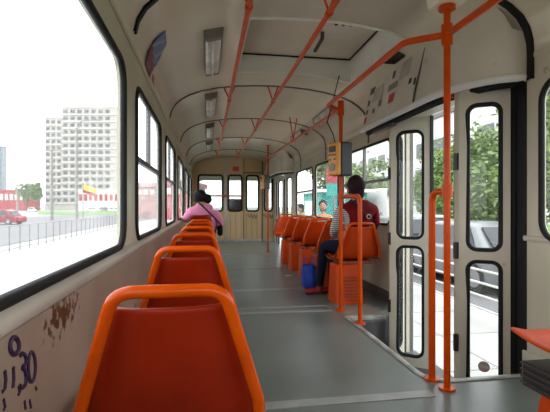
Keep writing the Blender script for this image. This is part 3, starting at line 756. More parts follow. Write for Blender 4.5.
# rust patch with its own shape under the ledge of the first left window
m = M['wall_low']; nt = m.node_tree; N = nt.nodes; L = nt.links; bs = N['Principled BSDF']; old = bs.inputs['Base Color'].links[0].from_socket
tcr = N.new('ShaderNodeTexCoord'); mp = N.new('ShaderNodeMapping'); mp.inputs['Location'].default_value = (0, -1.16 * 3.2, -0.655 * 9); mp.inputs['Scale'].default_value = (0, 3.2, 9)
ln = N.new('ShaderNodeVectorMath'); ln.operation = 'LENGTH'; nz_ = N.new('ShaderNodeTexNoise'); nz_.inputs['Scale'].default_value = 38; nz_.inputs['Detail'].default_value = 6
L.new(tcr.outputs['Object'], mp.inputs[0]); L.new(mp.outputs[0], ln.inputs[0]); L.new(tcr.outputs['Object'], nz_.inputs['Vector'])
ad = N.new('ShaderNodeMath'); ad.operation = 'MULTIPLY_ADD'; ad.inputs[1].default_value = 0.55; L.new(ln.outputs['Value'], ad.inputs[0]); L.new(nz_.outputs['Fac'], ad.inputs[2])
rr = N.new('ShaderNodeValToRGB'); rr.color_ramp.elements[0].position = 0.62; rr.color_ramp.elements[1].position = 0.70
rr.color_ramp.elements[0].color = (1, 1, 1, 1); rr.color_ramp.elements[1].color = (0, 0, 0, 1); L.new(ad.outputs[0], rr.inputs[0])
mxr = N.new('ShaderNodeMix'); mxr.data_type = 'RGBA'; L.new(rr.outputs[0], mxr.inputs[0]); L.new(old, mxr.inputs[6]); mxr.inputs[7].default_value = (0.11, 0.045, 0.015, 1)
L.new(mxr.outputs[2], bs.inputs['Base Color'])
# graffiti on the lower left wall
def gr(points, r=0.0055, m='purple_ink'):
    pts = [(XL + 0.0125, y, z) for y, z in points]
    return MB().tube(pts, r, 6, flat=1).build('graffiti', m, bpy.data.objects['wall_left_lower'])
def LP(u, v, XL=XL + 0.012):     # wall point seen at a pixel, for laying out the scrawl
    d = -XL * FPX / (math.cos(YAW) * (207 - u)); return (Yd(d, XL), CZ - (v - 207) * d / FPX)
def ell(cu, cv, a, b, t0=0, t1=2 * PI, n=18): return [LP(cu + a * math.cos(t0 + (t1 - t0) * k / n), cv + b * math.sin(t0 + (t1 - t0) * k / n)) for k in range(n + 1)]
gr(ell(13.5, 347, 4.5, 8.5)); gr(ell(31, 368, 3.6, 15), 0.0045)
gr(ell(22, 361, 3.2, 6.5, -2.6, 1.7), 0.0045); gr(ell(21.5, 379, 3.8, 10, -1.7, 2.3), 0.0045)
gr([LP(4, 372), LP(5, 380), LP(4, 390), LP(1.5, 393)], 0.004); gr([LP(12.5, 368), LP(13, 380), LP(12, 389)], 0.004)
gr([LP(18, 387), LP(19, 393), LP(17.5, 396)], 0.0035); gr([LP(35, 388), LP(36, 391)], 0.003)
gr([LP(3, 400), LP(4.5, 408), LP(3, 411)], 0.003); gr([LP(24, 402), LP(25, 410)], 0.003); gr([LP(29, 401), LP(30.5, 409)], 0.003)

# ------------------------------------------------------------------ seats
SLAT = None
def make_seat(label, group, ribbed, plain=False):
    e = thing('tram_seat', label, 'seat', (0, 0, 0), 0, group)
    # shell, facing +Y. side curve (y, z, half width)
    cur = [(-0.206, 0.734, 0.109), (-0.205, 0.731, 0.110), (-0.19, 0.68, 0.126), (-0.172, 0.61, 0.148), (-0.155, 0.54, 0.168), (-0.135, 0.475, 0.185), (-0.10, 0.435, 0.196), (-0.03, 0.415, 0.20), (0.07, 0.418, 0.20), (0.16, 0.432, 0.195), (0.205, 0.43, 0.18), (0.225, 0.405, 0.165)]
    if plain: cur = [(-0.226, 0.808, 0.06), (-0.225, 0.80, 0.10), (-0.220, 0.78, 0.125)] + [(y, z, max(w_, 0.135)) for y, z, w_ in cur]
    if ribbed == 'black': cur = cur[:-2] + [(0.20, 0.434, 0.18), (0.212, 0.428, 0.172)]
    mb = MB(); n = len(cur); nu = 8
    o = 0
    for (y, z, w_) in cur:
        for i in range(nu + 1):
            s = -1 + 2 * i / nu
            curl = 0.022 * s ** 4
            back = z > 0.46
            mb.v.append(Vector((s * w_, y + (curl if back else 0) - (0.012 * (1 - s * s) if back else 0), z + (0 if back else curl))))
    for j in range(n - 1):
        for i in range(nu):
            a = j * (nu + 1) + i; mb.f.append([a, a + 1, a + nu + 2, a + nu + 1]); mb.mi.append(0)
    sh = mb.build('shell', 'orange_base' if ribbed == 'black' else ('orange_shell_lit' if ribbed else 'orange_shell'), e, local=True, smooth=60, solid=(0.02 if ribbed == 'black' else 0.012, 0), sub=1)
    # welt round the shell
    edge = [(-w_ - 0.002, y + 0.02, z + 0.002) for y, z, w_ in cur] + [(w_ + 0.002, y + 0.02, z + 0.002) for y, z, w_ in cur[::-1]]
    if ribbed != 'black': MB().tube(edge, 0.007, 6, False).build('edge_welt', 'orange_dark', sh, local=True, smooth=60)
    # tubular frame
    if not plain:
        fr_ = [(-0.195, -0.15, 0.44), (-0.187, -0.168, 0.52), (-0.128, -0.212, 0.735), (-0.118, -0.217, 0.767), (0.118, -0.217, 0.767), (0.128, -0.212, 0.735), (0.187, -0.168, 0.52), (0.195, -0.15, 0.44)]
        fr_ = fillet([(-0.184, -0.15, 0.44), (-0.176, -0.172, 0.525), (-0.103, -0.222, 0.768), (0.103, -0.222, 0.768), (0.176, -0.172, 0.525), (0.184, -0.15, 0.44)], 0.05, 7)
        MB().tube(fr_, 0.0128, 12).build('frame_tube', 'orange_tube', e, local=True, smooth=50)
    (MB().box(-0.06, 0.06, -0.06, 0.08, 0.34, 0.412) if ribbed == 'black' else MB().box(-0.15, 0.15, -0.10, 0.15, 0.375, 0.405)).build('seat_support', 'dark_brown' if ribbed == 'black' else 'orange_dark', e, local=True, bevel=0.008)
    if ribbed == 'black':
        MB().box(-0.165, 0.165, -0.13, 0.15, 0.255, 0.345).build('ribbed_box', 'black_plastic', e, local=True)
        for k in range(4): 
            MB().box(-0.172, 0.172, -0.137, 0.157, 0.262 + 0.023 * k, 0.272 + 0.023 * k).build('rib', 'dark_brown', e, local=True, bevel=0.003)
        MB().frustum((-0.17, 0.17, -0.14, 0.13), (-0.13, 0.13, -0.10, 0.10), 0, 0.255).build('pedestal', 'orange_base', e, local=True, bevel=0.01)
    else:
        xo = -0.075 if ribbed else 0.0
        MB().frustum((-0.125 + xo, 0.125 + xo, -0.14, 0.12), (-0.11 + xo, 0.11 + xo, -0.09, 0.11), 0, 0.375).build('pedestal', 'orange_base', e, local=True, bevel=0.01)
        if ribbed:
            base = None
            for k in range(8):
                z = 0.045 + 0.03 * k; yb = -0.14 + 0.05 * z / 0.375
                if base is None:
                    base = MB().box(-0.075, 0.075, -0.008, 0.012, -0.006, 0.006).build('louvre_slat', 'orange_dark', e, local=True, bevel=0.002)
                    base.location = (-0.045, yb, z)
                else: share(base, e, (-0.045, yb, z))
    return e
words_n = ['nearest the camera', 'second from the camera', 'third from the camera', 'fourth from the camera', 'fifth from the camera', 'sixth from the camera']
s0 = None
SX = -0.070
for k in range(6):
    dtop = 0.80 + 0.785 * k
    y = Yd(dtop, SX) + 0.222
    lab = 'orange tube framed seat in the left row, %s' % words_n[k]
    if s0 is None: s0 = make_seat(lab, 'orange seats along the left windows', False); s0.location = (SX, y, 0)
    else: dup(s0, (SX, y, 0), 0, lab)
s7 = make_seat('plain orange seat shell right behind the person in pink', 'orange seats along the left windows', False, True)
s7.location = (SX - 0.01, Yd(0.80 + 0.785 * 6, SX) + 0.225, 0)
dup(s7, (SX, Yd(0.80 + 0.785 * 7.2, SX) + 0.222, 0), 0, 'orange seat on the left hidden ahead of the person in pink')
RX = 1.41
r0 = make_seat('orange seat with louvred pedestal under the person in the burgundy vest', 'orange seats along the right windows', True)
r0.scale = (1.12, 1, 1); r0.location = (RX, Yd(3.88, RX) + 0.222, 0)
rl = ['orange seat on the right directly ahead of the burgundy vest', 'orange seat on the right, third from the farthest one', 'orange seat on the right, second from the farthest forward facing one', 'farthest forward facing orange seat on the right']
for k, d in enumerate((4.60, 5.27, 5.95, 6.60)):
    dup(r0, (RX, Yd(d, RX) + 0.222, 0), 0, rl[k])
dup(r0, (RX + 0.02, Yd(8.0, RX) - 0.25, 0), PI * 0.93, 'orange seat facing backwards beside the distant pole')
ns = make_seat('orange seat with black ribbed box cut off by the right edge', 'orange seats along the right windows', 'black')
ns.location = (1.345, 1.27, 0)

# ------------------------------------------------------------------ people
def skin_body(name, joints, edges, root, mats, zones, parent, sub=2):
    """joints: {n:(co, radius)}; zones: list of (edge, material index); one continuous skinned surface"""
    names = list(joints); me = bpy.data.meshes.new(name)
    me.from_pydata([joints[n][0] for n in names], [(names.index(a), names.index(b)) for a, b in edges], [])
    o = bpy.data.objects.new(name, me); COL.objects.link(o)
    md = o.modifiers.new('skin', 'SKIN'); md.use_smooth_shade = True; md.branch_smoothing = 0.6
    for i, n in enumerate(names):
        r = joints[n][1]; r = r if isinstance(r, tuple) else (r, r)
        me.skin_vertices[0].data[i].radius = r; me.skin_vertices[0].data[i].use_root = (n == root)
    sb = o.modifiers.new('sub', 'SUBSURF'); sb.levels = sub; sb.render_levels = sub
    bpy.context.view_layer.update()
    dg = bpy.context.evaluated_depsgraph_get()
    m2 = bpy.data.meshes.new_from_object(o.evaluated_get(dg))
    bpy.data.objects.remove(o); bpy.data.meshes.remove(me)
    m2.materials.clear()
    for k in mats: m2.materials.append(M[k])
    segs = [(Vector(joints[a][0]), Vector(joints[b][0]), mi) for (a, b), mi in zones]
    for p in m2.polygons:
        best = None
        for a, b, mi in segs:
            ab = b - a; t = max(0, min(1, (p.center - a).dot(ab) / max(1e-9, ab.dot(ab)))); dd = (p.center - (a + ab * t)).length
            if best is None or dd < best[0]: best = (dd, mi)
        p.material_index = best[1]; p.use_smooth = True
    off = ORG[parent.name]
    for v in m2.vertices: v.co -= off
    o = bpy.data.objects.new(name, m2); COL.objects.link(o); o.parent = parent; ORG[o.name] = off
    m2.name = name
    return o
def V3(*a): return Vector(a)
def hand_joints(J, E, Z, pre, wrist, direc, side, mi, curl=Vector((0, 0, -1)), s=1.0):
    """palm and five fingers from the wrist joint; direc: pointing direction; side: towards the thumb"""
    d = Vector(direc).normalized(); sd = Vector(side).normalized(); w = Vector(wrist)
    J[pre + 'palm'] = (w + d * 0.05 * s, (0.026 * s, 0.016 * s)); E.append((pre + 'wrist', pre + 'palm')); Z.append(((pre + 'wrist', pre + 'palm'), mi))
    for k, (off, ln) in enumerate(((0.03, 0.068), (0.010, 0.078), (-0.010, 0.072), (-0.028, 0.056))):
        a = w + d * 0.085 * s + sd * off * s; b = a + d * ln * 0.55 * s + curl * 0.008 * s; c = b + d * ln * 0.3 * s + curl * 0.03 * s
        for nm, p, r in (('a', a, 0.0095), ('b', b, 0.0085), ('c', c, 0.0075)): J['%sf%d%s' % (pre, k, nm)] = (p, r * s)
        for x, y in ((pre + 'palm', '%sf%da' % (pre, k)), ('%sf%da' % (pre, k), '%sf%db' % (pre, k)), ('%sf%db' % (pre, k), '%sf%dc' % (pre, k))): E.append((x, y)); Z.append(((x, y), mi))
    a = w + d * 0.03 * s + sd * 0.035 * s; b = a + d * 0.035 * s + sd * 0.022 * s
    J[pre + 't1'] = (a, 0.012 * s); J[pre + 't2'] = (b, 0.0095 * s)
    for x, y in ((pre + 'palm', pre + 't1'), (pre + 't1', pre + 't2')): E.append((x, y)); Z.append(((x, y), mi))
def head(parent, c, yaw, hair, hair_fn, tilt=0.0, s=1.0, face=True):
    """head with ears, nose, eyes, lips; yaw 0 faces +Y"""
    R = Matrix.Translation(Vector(c)) @ Matrix.Rotation(yaw, 4, 'Z') @ Matrix.Rotation(tilt, 4, 'Y')
    mb = MB()
    def sh(d):
        k = 1.0
        if d.z < -0.2: k *= 1 - 0.22 * (-d.z - 0.2) - (0.10 if d.y < 0 else 0) * (-d.z - 0.2)
        return k
    mb.ball((0, 0, 0), (0.075 * s, 0.095 * s, 0.115 * s), 24, 16, sh)
    mb.ball((0, 0.098 * s, -0.012 * s), (0.012 * s, 0.017 * s, 0.024 * s), 8, 6)
    for sx in (-1, 1): mb.ball((sx * 0.077 * s, -0.005 * s, -0.008 * s), (0.010 * s, 0.020 * s, 0.032 * s), 8, 6)
    mb.v = [R @ v for v in mb.v]
    h = mb.build('head', 'skin', parent, smooth=80)
    if face:
        e = MB()
        for sx in (-1, 1): e.ball((sx * 0.030 * s, 0.086 * s, 0.012 * s), (0.012 * s, 0.008 * s, 0.007 * s), 8, 6)
        e.v = [R @ v for v in e.v]; e.build('eyes', 'black_plastic', h, smooth=80)
        l = MB().ball((0, 0.084 * s, -0.056 * s), (0.024 * s, 0.010 * s, 0.007 * s), 8, 6); l.v = [R @ v for v in l.v]; l.build('mouth', 'red_shoe', h, smooth=80)
        b = MB()
        for sx in (-1, 1): b.ball((sx * 0.030 * s, 0.088 * s, 0.034 * s), (0.018 * s, 0.006 * s, 0.004 * s), 8, 6)
        b.v = [R @ v for v in b.v]; b.build('eyebrows', 'hair_black', h, smooth=80)
    hm = MB(); hair_fn(hm, s); hm.v = [R @ v for v in hm.v]; hm.build('hair', hair, h, smooth=80)
    return h

# person in pink, seen from behind
py = Yd(6.0, -0.05)
pk = thing('person', 'person in a pink top with black hair sitting by the left windows, seen from behind', 'person', (-0.06, py, 0))
J, E, Z = {}, [], []
def jn(n, co, r, to=None, mi=0):
    J[n] = (Vector(co), r)
    if to: E.append((to, n)); Z.append(((to, n), mi))
b = lambda x, y, z: (x - 0.05, py + y, z)
jn('pelvis', b(0.01, 0.02, 0.53), (0.185, 0.15))
jn('waist', b(0.01, -0.03, 0.66), (0.225, 0.16), 'pelvis', 0)
jn('chest', b(0.005, -0.05, 0.79), (0.235, 0.155), 'waist', 0)
jn('upper', b(-0.015, -0.03, 0.90), (0.165, 0.115), 'chest', 0)
jn('neck', b(-0.035, 0.0, 0.975), 0.06, 'upper', 1)
jn('neck2', b(-0.045, 0.03, 1.02), 0.052, 'neck', 1)
for s, p in ((-1, 'l'), (1, 'r')):
    jn(p + 'sh', b(s * 0.150 - 0.01, -0.03, 0.855), 0.105, 'upper', 0)
    if s < 0:
        jn(p + 'el', b(-0.235, 0.07, 0.745), 0.07, p + 'sh', 0); jn(p + 'fo', b(-0.285, 0.20, 0.745), 0.044, p + 'el', 1); jn(p + 'wrist', b(-0.272, 0.30, 0.755), 0.032, p + 'fo', 1)
        hand_joints(J, E, Z, p, b(-0.272, 0.30, 0.755), (0.1, 1, 0.05), (1, 0, 0), 1)
    else:
        jn(p + 'el', b(0.225, 0.03, 0.68), 0.072, p + 'sh', 0); jn(p + 'fo', b(0.225, 0.15, 0.62), 0.046, p + 'el', 1); jn(p + 'wrist', b(0.15, 0.28, 0.60), 0.033, p + 'fo', 1)
        hand_joints(J, E, Z, p, b(0.15, 0.28, 0.60), (-0.4, 1, -0.2), (-1, -0.3, 0), 1)
    jn(p + 'hip', b(s * 0.095, 0.10, 0.515), 0.10, 'pelvis', 2); jn(p + 'kn', b(s * 0.11, 0.46, 0.50), 0.072, p + 'hip', 2)
    jn(p + 'ca', b(s * 0.11, 0.50, 0.30), 0.058, p + 'kn', 2); jn(p + 'an', b(s * 0.11, 0.48, 0.09), 0.040, p + 'ca', 2); jn(p + 'he', b(s * 0.11, 0.50, 0.045), 0.042, p + 'an', 3); jn(p + 'to', b(s * 0.12, 0.65, 0.035), 0.032, p + 'he', 3)
skin_body('body', J, E, 'pelvis', ['pink', 'skin', 'black_cloth', 'black_plastic'], Z, pk)
def bun(hm, s):
    hm.ball((0, -0.018, 0.012), (0.102, 0.108, 0.108), 20, 12, lambda d: 1 + 0.03 * math.sin(9 * d.x + 7 * d.z)); hm.ball((0.085, -0.075, -0.02), (0.062, 0.06, 0.072), 14, 10, lambda d: 1 + 0.05 * math.sin(11 * d.x + 9 * d.z))
head(pk, b(-0.05, 0.045, 1.045), 0.35, 'hair_black', bun, -0.06)
sbag = thing('shoulder_bag', 'black shoulder bag with strap worn across the pink back', 'bag', b(0.24, 0.06, 0.5))
MB().tube([b(-0.075, -0.10, 0.985), b(-0.03, -0.15, 0.95), b(0.03, -0.20, 0.89), b(0.10, -0.225, 0.82), b(0.17, -0.20, 0.75), b(0.25, -0.08, 0.66), b(0.27, 0.04, 0.60)], 0.016, 8, flat=0.5).build('strap', 'black_cloth', sbag, smooth=50)
MB().box(*[v for pr in zip((0.20 - 0.05, py - 0.02, 0.50), (0.275 - 0.05, py + 0.17, 0.66)) for v in pr]).build('pouch', 'black_cloth', sbag, bevel=0.03, segs=3)

# person in the burgundy vest
mx_, my_ = 1.43, Yd(4.02, 1.43) + 0.12
mn = thing('person', 'person in a burgundy vest and striped sleeves sitting on the right with red shoes', 'person', (mx_, my_, 0))
J, E, Z = {}, [], []
b = lambda x, y, z: (mx_ + x, my_ + y, z)
jn('pelvis', b(0.0, 0.02, 0.53), (0.15, 0.125))
jn('waist', b(0.015, -0.02, 0.66), (0.148, 0.115), 'pelvis', 0)
jn('chest', b(0.035, -0.03, 0.83), (0.185, 0.13), 'waist', 0)
jn('upper', b(0.04, -0.01, 0.935), (0.15, 0.095), 'chest', 0)
jn('neck', b(0.03, 0.01, 1.01), 0.052, 'upper', 1); jn('neck2', b(0.025, 0.02, 1.06), 0.05, 'neck', 1)
# left arm hangs beside the vest, right arm rests forward
jn('lsh', b(-0.125, 0.0, 0.915), 0.066, 'upper', 0); jn('lel', b(-0.185, 0.05, 0.70), 0.048, 'lsh', 4); jn('lfo', b(-0.16, 0.15, 0.64), 0.042, 'lel', 4); jn('lwrist', b(-0.10, 0.25, 0.61), 0.030, 'lfo', 1)
hand_joints(J, E, Z, 'l', b(-0.10, 0.25, 0.61), (0.5, 1, -0.2), (1, -0.4, 0.2), 1)
jn('rsh', b(0.20, 0.02, 0.905), 0.078, 'upper', 0); jn('rel', b(0.245, 0.07, 0.74), 0.058, 'rsh', 0); jn('rfo', b(0.20, 0.18, 0.72), 0.042, 'rel', 4); jn('rwrist', b(0.10, 0.27, 0.66), 0.030, 'rfo', 1)
hand_joints(J, E, Z, 'r', b(0.10, 0.27, 0.66), (-0.8, 0.8, -0.2), (-0.5, -0.5, 0.5), 1)
for p, kn, an, toe in (('l', (-0.24, 0.22, 0.53), (-0.27, 0.30, 0.10), (-0.43, 0.31)), ('r', (-0.12, 0.34, 0.53), (-0.12, 0.34, 0.10), (-0.27, 0.36))):
    s = -1 if p == 'l' else 1
    jn(p + 'hip', b(s * 0.075, 0.07, 0.525), 0.088, 'pelvis', 2); jn(p + 'kn', b(*kn), 0.066, p + 'hip', 2)
    jn(p + 'ca', b((kn[0] + an[0]) / 2, (kn[1] + an[1]) / 2 - 0.01, 0.33), 0.054, p + 'kn', 2); jn(p + 'an', b(*an), 0.042, p + 'ca', 2)
    jn(p + 'he', b(an[0], an[1], 0.047), 0.042, p + 'an', 3); jn(p + 'to', b(toe[0], toe[1], 0.036), 0.033, p + 'he', 3)
skin_body('body', J, E, 'pelvis', ['burgundy', 'skin', 'jeans', 'red_shoe', 'striped'], Z, mn)
def crop_hair(hm, s):
    hm.ball((0, -0.020, 0.018), (0.086, 0.100, 0.116), 20, 12, lambda d: (1 + 0.03 * math.sin(10 * d.x + 8 * d.z)) * (1 if d.z > -0.55 else 0.9))
    hm.ball((0, -0.055, -0.045), (0.066, 0.062, 0.075), 14, 10, lambda d: 1 + 0.04 * math.sin(12 * d.x + 9 * d.z))
head(mn, b(0.02, 0.035, 1.105), 0.25, 'hair_plum', crop_hair)
cbag = thing('crossbody_strap', 'black crossbody strap with a metal ring over the burgundy vest', 'strap', b(0.0, -0.1, 0.7))
MB().tube([b(-0.05, -0.075, 0.985), b(-0.02, -0.125, 0.93), b(0.05, -0.168, 0.86), b(0.12, -0.16, 0.80), b(0.19, -0.11, 0.72), b(0.20, 0.0, 0.62)], 0.012, 8, flat=0.5).build('strap', 'black_cloth', cbag, smooth=50)
MB().tube([Vector(b(0.085, -0.172, 0.83)) + Vector((0.02 * math.cos(a), 0, 0.02 * math.sin(a))) for a in [2 * PI * k / 12 for k in range(12)]], 0.005, 6, True).build('ring', 'alu', cbag, smooth=50)
# blue bag on the floor
bx, by = 1.13, Yd(4.72, 1.16)
bb = thing('carrier_bag', 'bright blue plastic carrier bag on the floor behind the red shoes', 'bag', (bx, by, 0))
def bagf(u, v):
    a = 2 * PI * u; t = v
    rr = (1 + 0.10 * math.sin(5 * a + 3 * t) * (0.4 + t)) * (1 - 0.12 * t * t) * (min(1, 0.55 + 4 * t) if t < 0.12 else 1)
    return (bx + 0.085 * rr * math.cos(a), by + 0.115 * rr * math.sin(a), 0.004 + 0.27 * t + 0.012 * math.sin(3 * a) * t)
mbg = MB().grid(bagf, 24, 10); mbg.add([bagf(k / 24, 0) for k in range(24)], [list(range(24))])
mbg.build('sack', 'blue_bag', bb, smooth=70)
for s in (-1, 1):
    MB().tube(fillet([(bx + s * 0.05, by - 0.05, 0.26), (bx + s * 0.045, by - 0.03, 0.36), (bx + s * 0.045, by + 0.03, 0.36), (bx + s * 0.05, by + 0.05, 0.26)], 0.03), 0.010, 6, flat=0.4).build('handle', 'blue_bag', bb, smooth=50)
lit = MB().prism([(0, 0), (0.09, 0.02), (0.085, 0.05), (0.01, 0.035)], lambda a, c: (1.02 + a, 5.45 + c, 0.0), lambda a, c: (1.02 + a, 5.45 + c, 0.012)).build('paper_scrap', 'white_paint')
tag(lit, 'scrap of white paper on the floor by the right seats', 'litter')

# ------------------------------------------------------------------ outdoors
GZ = -0.90
g = MB().add([(-400, -200, GZ - 0.05), (400, -200, GZ - 0.05), (400, 600, GZ - 0.05), (-400, 600, GZ - 0.05)], [(0, 1, 2, 3)]).build('ground', 'earth'); struct(g, 'grey open ground around the tram')
struct(MB().box(-9.0, XL - 0.35, -30, 80, GZ - 0.04, GZ + 0.02).build('ground_left_pavement', 'pavement'), 'pale paved strip between the tram and the left railing')
struct(MB().box(-30, -9.3, -60, 160, GZ - 0.04, GZ).build('ground_left_road', 'asphalt'), 'grey road beyond the left railing')
pvr = struct(MB().box(XR + 0.25, 4.3, -10, 40, GZ - 0.04, -0.70).build('ground_right_pavement', 'pavement'), 'bright paved stop platform outside the open door')
for y in [0.5 + 1.1 * k for k in range(14)]: MB().box(XR + 0.25, 4.3, y - 0.008, y + 0.008, -0.70, -0.698).build('joint', 'joint', pvr)
for x in (2.9,): MB().box(x - 0.008, x + 0.008, -5, 16, -0.70, -0.698).build('joint', 'joint', pvr)
struct(MB().box(4.3, 18, -30, 120, GZ - 0.04, GZ + 0.01).build('ground_right_road', 'asphalt'), 'dark asphalt road beyond the white railing')
struct(MB().box(18, 60, -30, 120, GZ - 0.04, GZ + 0.12).build('ground_right_lawn', 'grass'), 'green verge across the right road')

def railing(name, label, x, y0, y1, zg, h, step, rails, m, r=0.02, pr=0.025):
    e = thing(name, label, 'railing', (x, (y0 + y1) / 2, zg))
    n = int((y1 - y0) / step); base = None
    for k in range(n + 1):
        if base is None:
            base = MB().tube([(0, 0, 0), (0, 0, h)], pr, 8).build('post', m, e, local=True, smooth=40); base.location = (0, y0 - (y0 + y1) / 2, 0)
        else: share(base, e, (0, y0 + step * k - (y0 + y1) / 2, 0))
    for z in rails: MB().tube([(x, y0, zg + z), (x, y1, zg + z)], r, 8).build('rail', m, e, smooth=40)
railing('street_railing', 'dark grey metal railing between the left pavement and the road', -7.6, 4.5, 60.5, GZ + 0.02, 1.02, 0.95, (1.02, 0.12), 'galv', 0.024, 0.026)
railing('stop_railing', 'white tubular railing at the stop outside the open door', 3.83, 3.0, 24.0, -0.70, 0.72, 1.5, (0.72, 0.54, 0.36, 0.18), 'fence_white', 0.017, 0.024)

def car(label, loc, rz, paint, L=4.3, H=1.45):
    e = thing('parked_car', label, 'car', loc, rz); W = 0.86
    lo = [(-L / 2, 0.35), (-L / 2 + 0.03, 0.62), (-L / 2 + 0.2, 0.86), (-0.9, 0.92), (0.55, 0.90), (L / 2 - 0.25, 0.74), (L / 2 - 0.03, 0.56), (L / 2, 0.35), (L / 2 - 0.1, 0.2), (-L / 2 + 0.1, 0.2)]
    MB().prism(lo, lambda a, z: (a, -W, z), lambda a, z: (a, W, z)).build('body', paint, e, local=True, bevel=0.06, segs=3)
    cab = [(-1.65, 0.88), (-1.15, H - 0.07), (-0.85, H), (0.25, H), (0.5, H - 0.05), (1.2, 0.86)]
    mb = MB(); n = len(cab)
    vs = [(a, -W + 0.03 + 0.30 * (z - 0.88), z) for a, z in cab] + [(a, W - 0.03 - 0.30 * (z - 0.88), z) for a, z in cab]
    mb.add(vs, [list(range(n))[::-1], [n + i for i in range(n)]] + [(i, (i + 1) % n, n + (i + 1) % n, n + i) for i in range(n)])
    cb_ = mb.build('cabin', paint, e, local=True, bevel=0.04)
    for s in (-1, 1):
        for pts in ([(-1.35, 0.93), (-1.02, H - 0.10), (-0.32, H - 0.07), (-0.32, 0.93)], [(-0.24, 0.93), (-0.24, H - 0.07), (0.3, H - 0.08), (0.98, 0.93)]):
            MB().prism(pts, lambda a, z: (a, s * (W - 0.025 - 0.30 * (z - 0.88)), z), lambda a, z: (a, s * (W - 0.05 - 0.30 * (z - 0.88)), z)).build('side_window', 'car_glass', cb_, local=True)
        MB().box(-L / 2 - 0.012, -L / 2 + 0.1, s * 0.60 - 0.14, s * 0.60 + 0.14, 0.62, 0.78).build('tail_light', 'tail_red', e, local=True, bevel=0.02)
        MB().box(L / 2 - 0.2, L / 2 - 0.02, s * 0.60 - 0.15, s * 0.60 + 0.15, 0.56, 0.68).build('headlight', 'head_lamp', e, local=True, bevel=0.03)
        for a in (-L / 2 + 0.8, L / 2 - 0.85):
            wh = MB().tube([(a, s * (W - 0.16), 0.31), (a, s * (W + 0.015), 0.31)], 0.31, 20).build('wheel', 'tyre', e, local=True, smooth=40)
            MB().tube([(a, s * (W), 0.31), (a, s * (W + 0.025), 0.31)], 0.19, 16).build('hubcap', 'hubcap', wh, local=True, smooth=40)
    MB().add([(-1.66, -0.62, 0.94), (-1.66, 0.62, 0.94), (-1.20, 0.56, H - 0.09), (-1.20, -0.56, H - 0.09)], [(0, 1, 2, 3)]).build('rear_window', 'car_glass', cb_, local=True, solid=(0.03, 0))
    MB().add([(1.17, -0.66, 0.93), (1.17, 0.66, 0.93), (0.60, 0.58, H - 0.09), (0.60, -0.58, H - 0.09)], [(0, 1, 2, 3)]).build('windscreen', 'car_glass', cb_, local=True, solid=(0.03, 0))
    MB().box(-L / 2 - 0.05, -L / 2 + 0.12, -0.8, 0.8, 0.28, 0.46).build('bumper', paint, e, local=True, bevel=0.04)
    return e
def at(u, d, z=GZ):
    X = (u - 207) * math.cos(YAW) * d / FPX
    return (X, Yd(d, X), z)
car('dark red car on the road behind the left railing', at(1, 42), PI * 0.93, 'car_red')
for k, (u, d, m, lab) in enumerate(((93, 128, 'car_white', 'white car parked farthest left by the far low shops'), (104, 134, 'car_silver', 'silver car parked in the middle by the far low shops'), (114, 125, 'car_white', 'white car parked nearest the window seal by the far shops'), (32, 126, 'car_white', 'white car parked near the far left tree'))):
    car(lab, at(u, d), 0.25 + 0.5 * k, m)
def rcar(u, x, z=GZ + 0.01):
    d = x * FPX / (math.cos(YAW) * (u - 207)); return (x, Yd(d, x), z)
car('silver car behind the white railing seen through the near door leaf', rcar(468, 6.3), PI / 2 + 0.05, 'car_silver')
car('dark car ahead of the silver one, behind the far door leaf', rcar(395, 6.6), PI / 2, 'car_dark')
car('white car in the farther lane of the right road', rcar(420, 8.9), PI / 2, 'car_white')

# far tower block on the left
def block(name, label, u0, u1, d, ztop, depth, wallm, floors, cols, winm, band=True, zb=GZ, wh=0.48, ww=0.62, skip=0):
    x0, y0, _ = at(u0, d); x1, y1, _ = at(u1, d)
    A = Vector((x0, y0, 0)); B = Vector((x1, y1, 0)); dr = (B - A); L = dr.length; dr.normalize(); nr = Vector((dr.y, -dr.x, 0))
    if nr.dot(-A) < 0: nr = -nr
    e = thing(name, label, 'building', (A.x, A.y, zb))
    P = lambda s, o, z: tuple(A + dr * s + nr * o + Vector((0, 0, z)))
    def bx(s0, s1, o0, o1, z0, z1): return MB().add([P(s0, o0, z0), P(s1, o0, z0), P(s1, o1, z0), P(s0, o1, z0), P(s0, o0, z1), P(s1, o0, z1), P(s1, o1, z1), P(s0, o1, z1)],
                     [(0, 3, 2, 1), (4, 5, 6, 7), (0, 1, 5, 4), (1, 2, 6, 5), (2, 3, 7, 6), (3, 0, 4, 7)])
    bx(0, L, -depth, 0, zb, ztop).build('wall', wallm, e)
    bx(-0.3, L + 0.3, -depth - 0.3, 0.3, ztop, ztop + 0.6).build('roof_parapet', wallm, e)
    if floors:
        fh = (ztop - zb - 3.0) / floors; cw = L / cols; base = None
        for i in range(floors):
            for j in range(cols - skip):
                s = cw * (j + 0.5); z = zb + 3.0 + fh * (i + 0.5)
                q = Vector(P(s, 0.02, z)) - A - Vector((0, 0, zb))
                if base is None:
                    hw_, hh = cw * ww / 2, fh * wh / 2
                    vs = [dr * a + nr * o + Vector((0, 0, c)) for o in (0, 0.12) for a, c in ((-hw_, -hh), (hw_, -hh), (hw_, hh), (-hw_, hh))]
                    base = MB().add([tuple(v) for v in vs], [(0, 1, 2, 3), (4, 7, 6, 5), (0, 4, 5, 1), (1, 5, 6, 2), (2, 6, 7, 3), (3, 7, 4, 0)]).build('window', winm, e, local=True); base.location = q
                else: share(base, e, q)
            if band: bx(0, L, 0, 0.5, zb + 3.0 + fh * i - 0.25, zb + 3.0 + fh * i + 0.15).build('floor_band', 'tower_side', e)
    return e
def zt_at(v, d): return CZ + (207 - v) * d / FPX
block('tower_block', 'tall beige apartment tower under the white sky beyond the left window', 62, 118, 195, zt_at(109, 195), 20, 'tower', 14, 8, 'tower_window', skip=1)
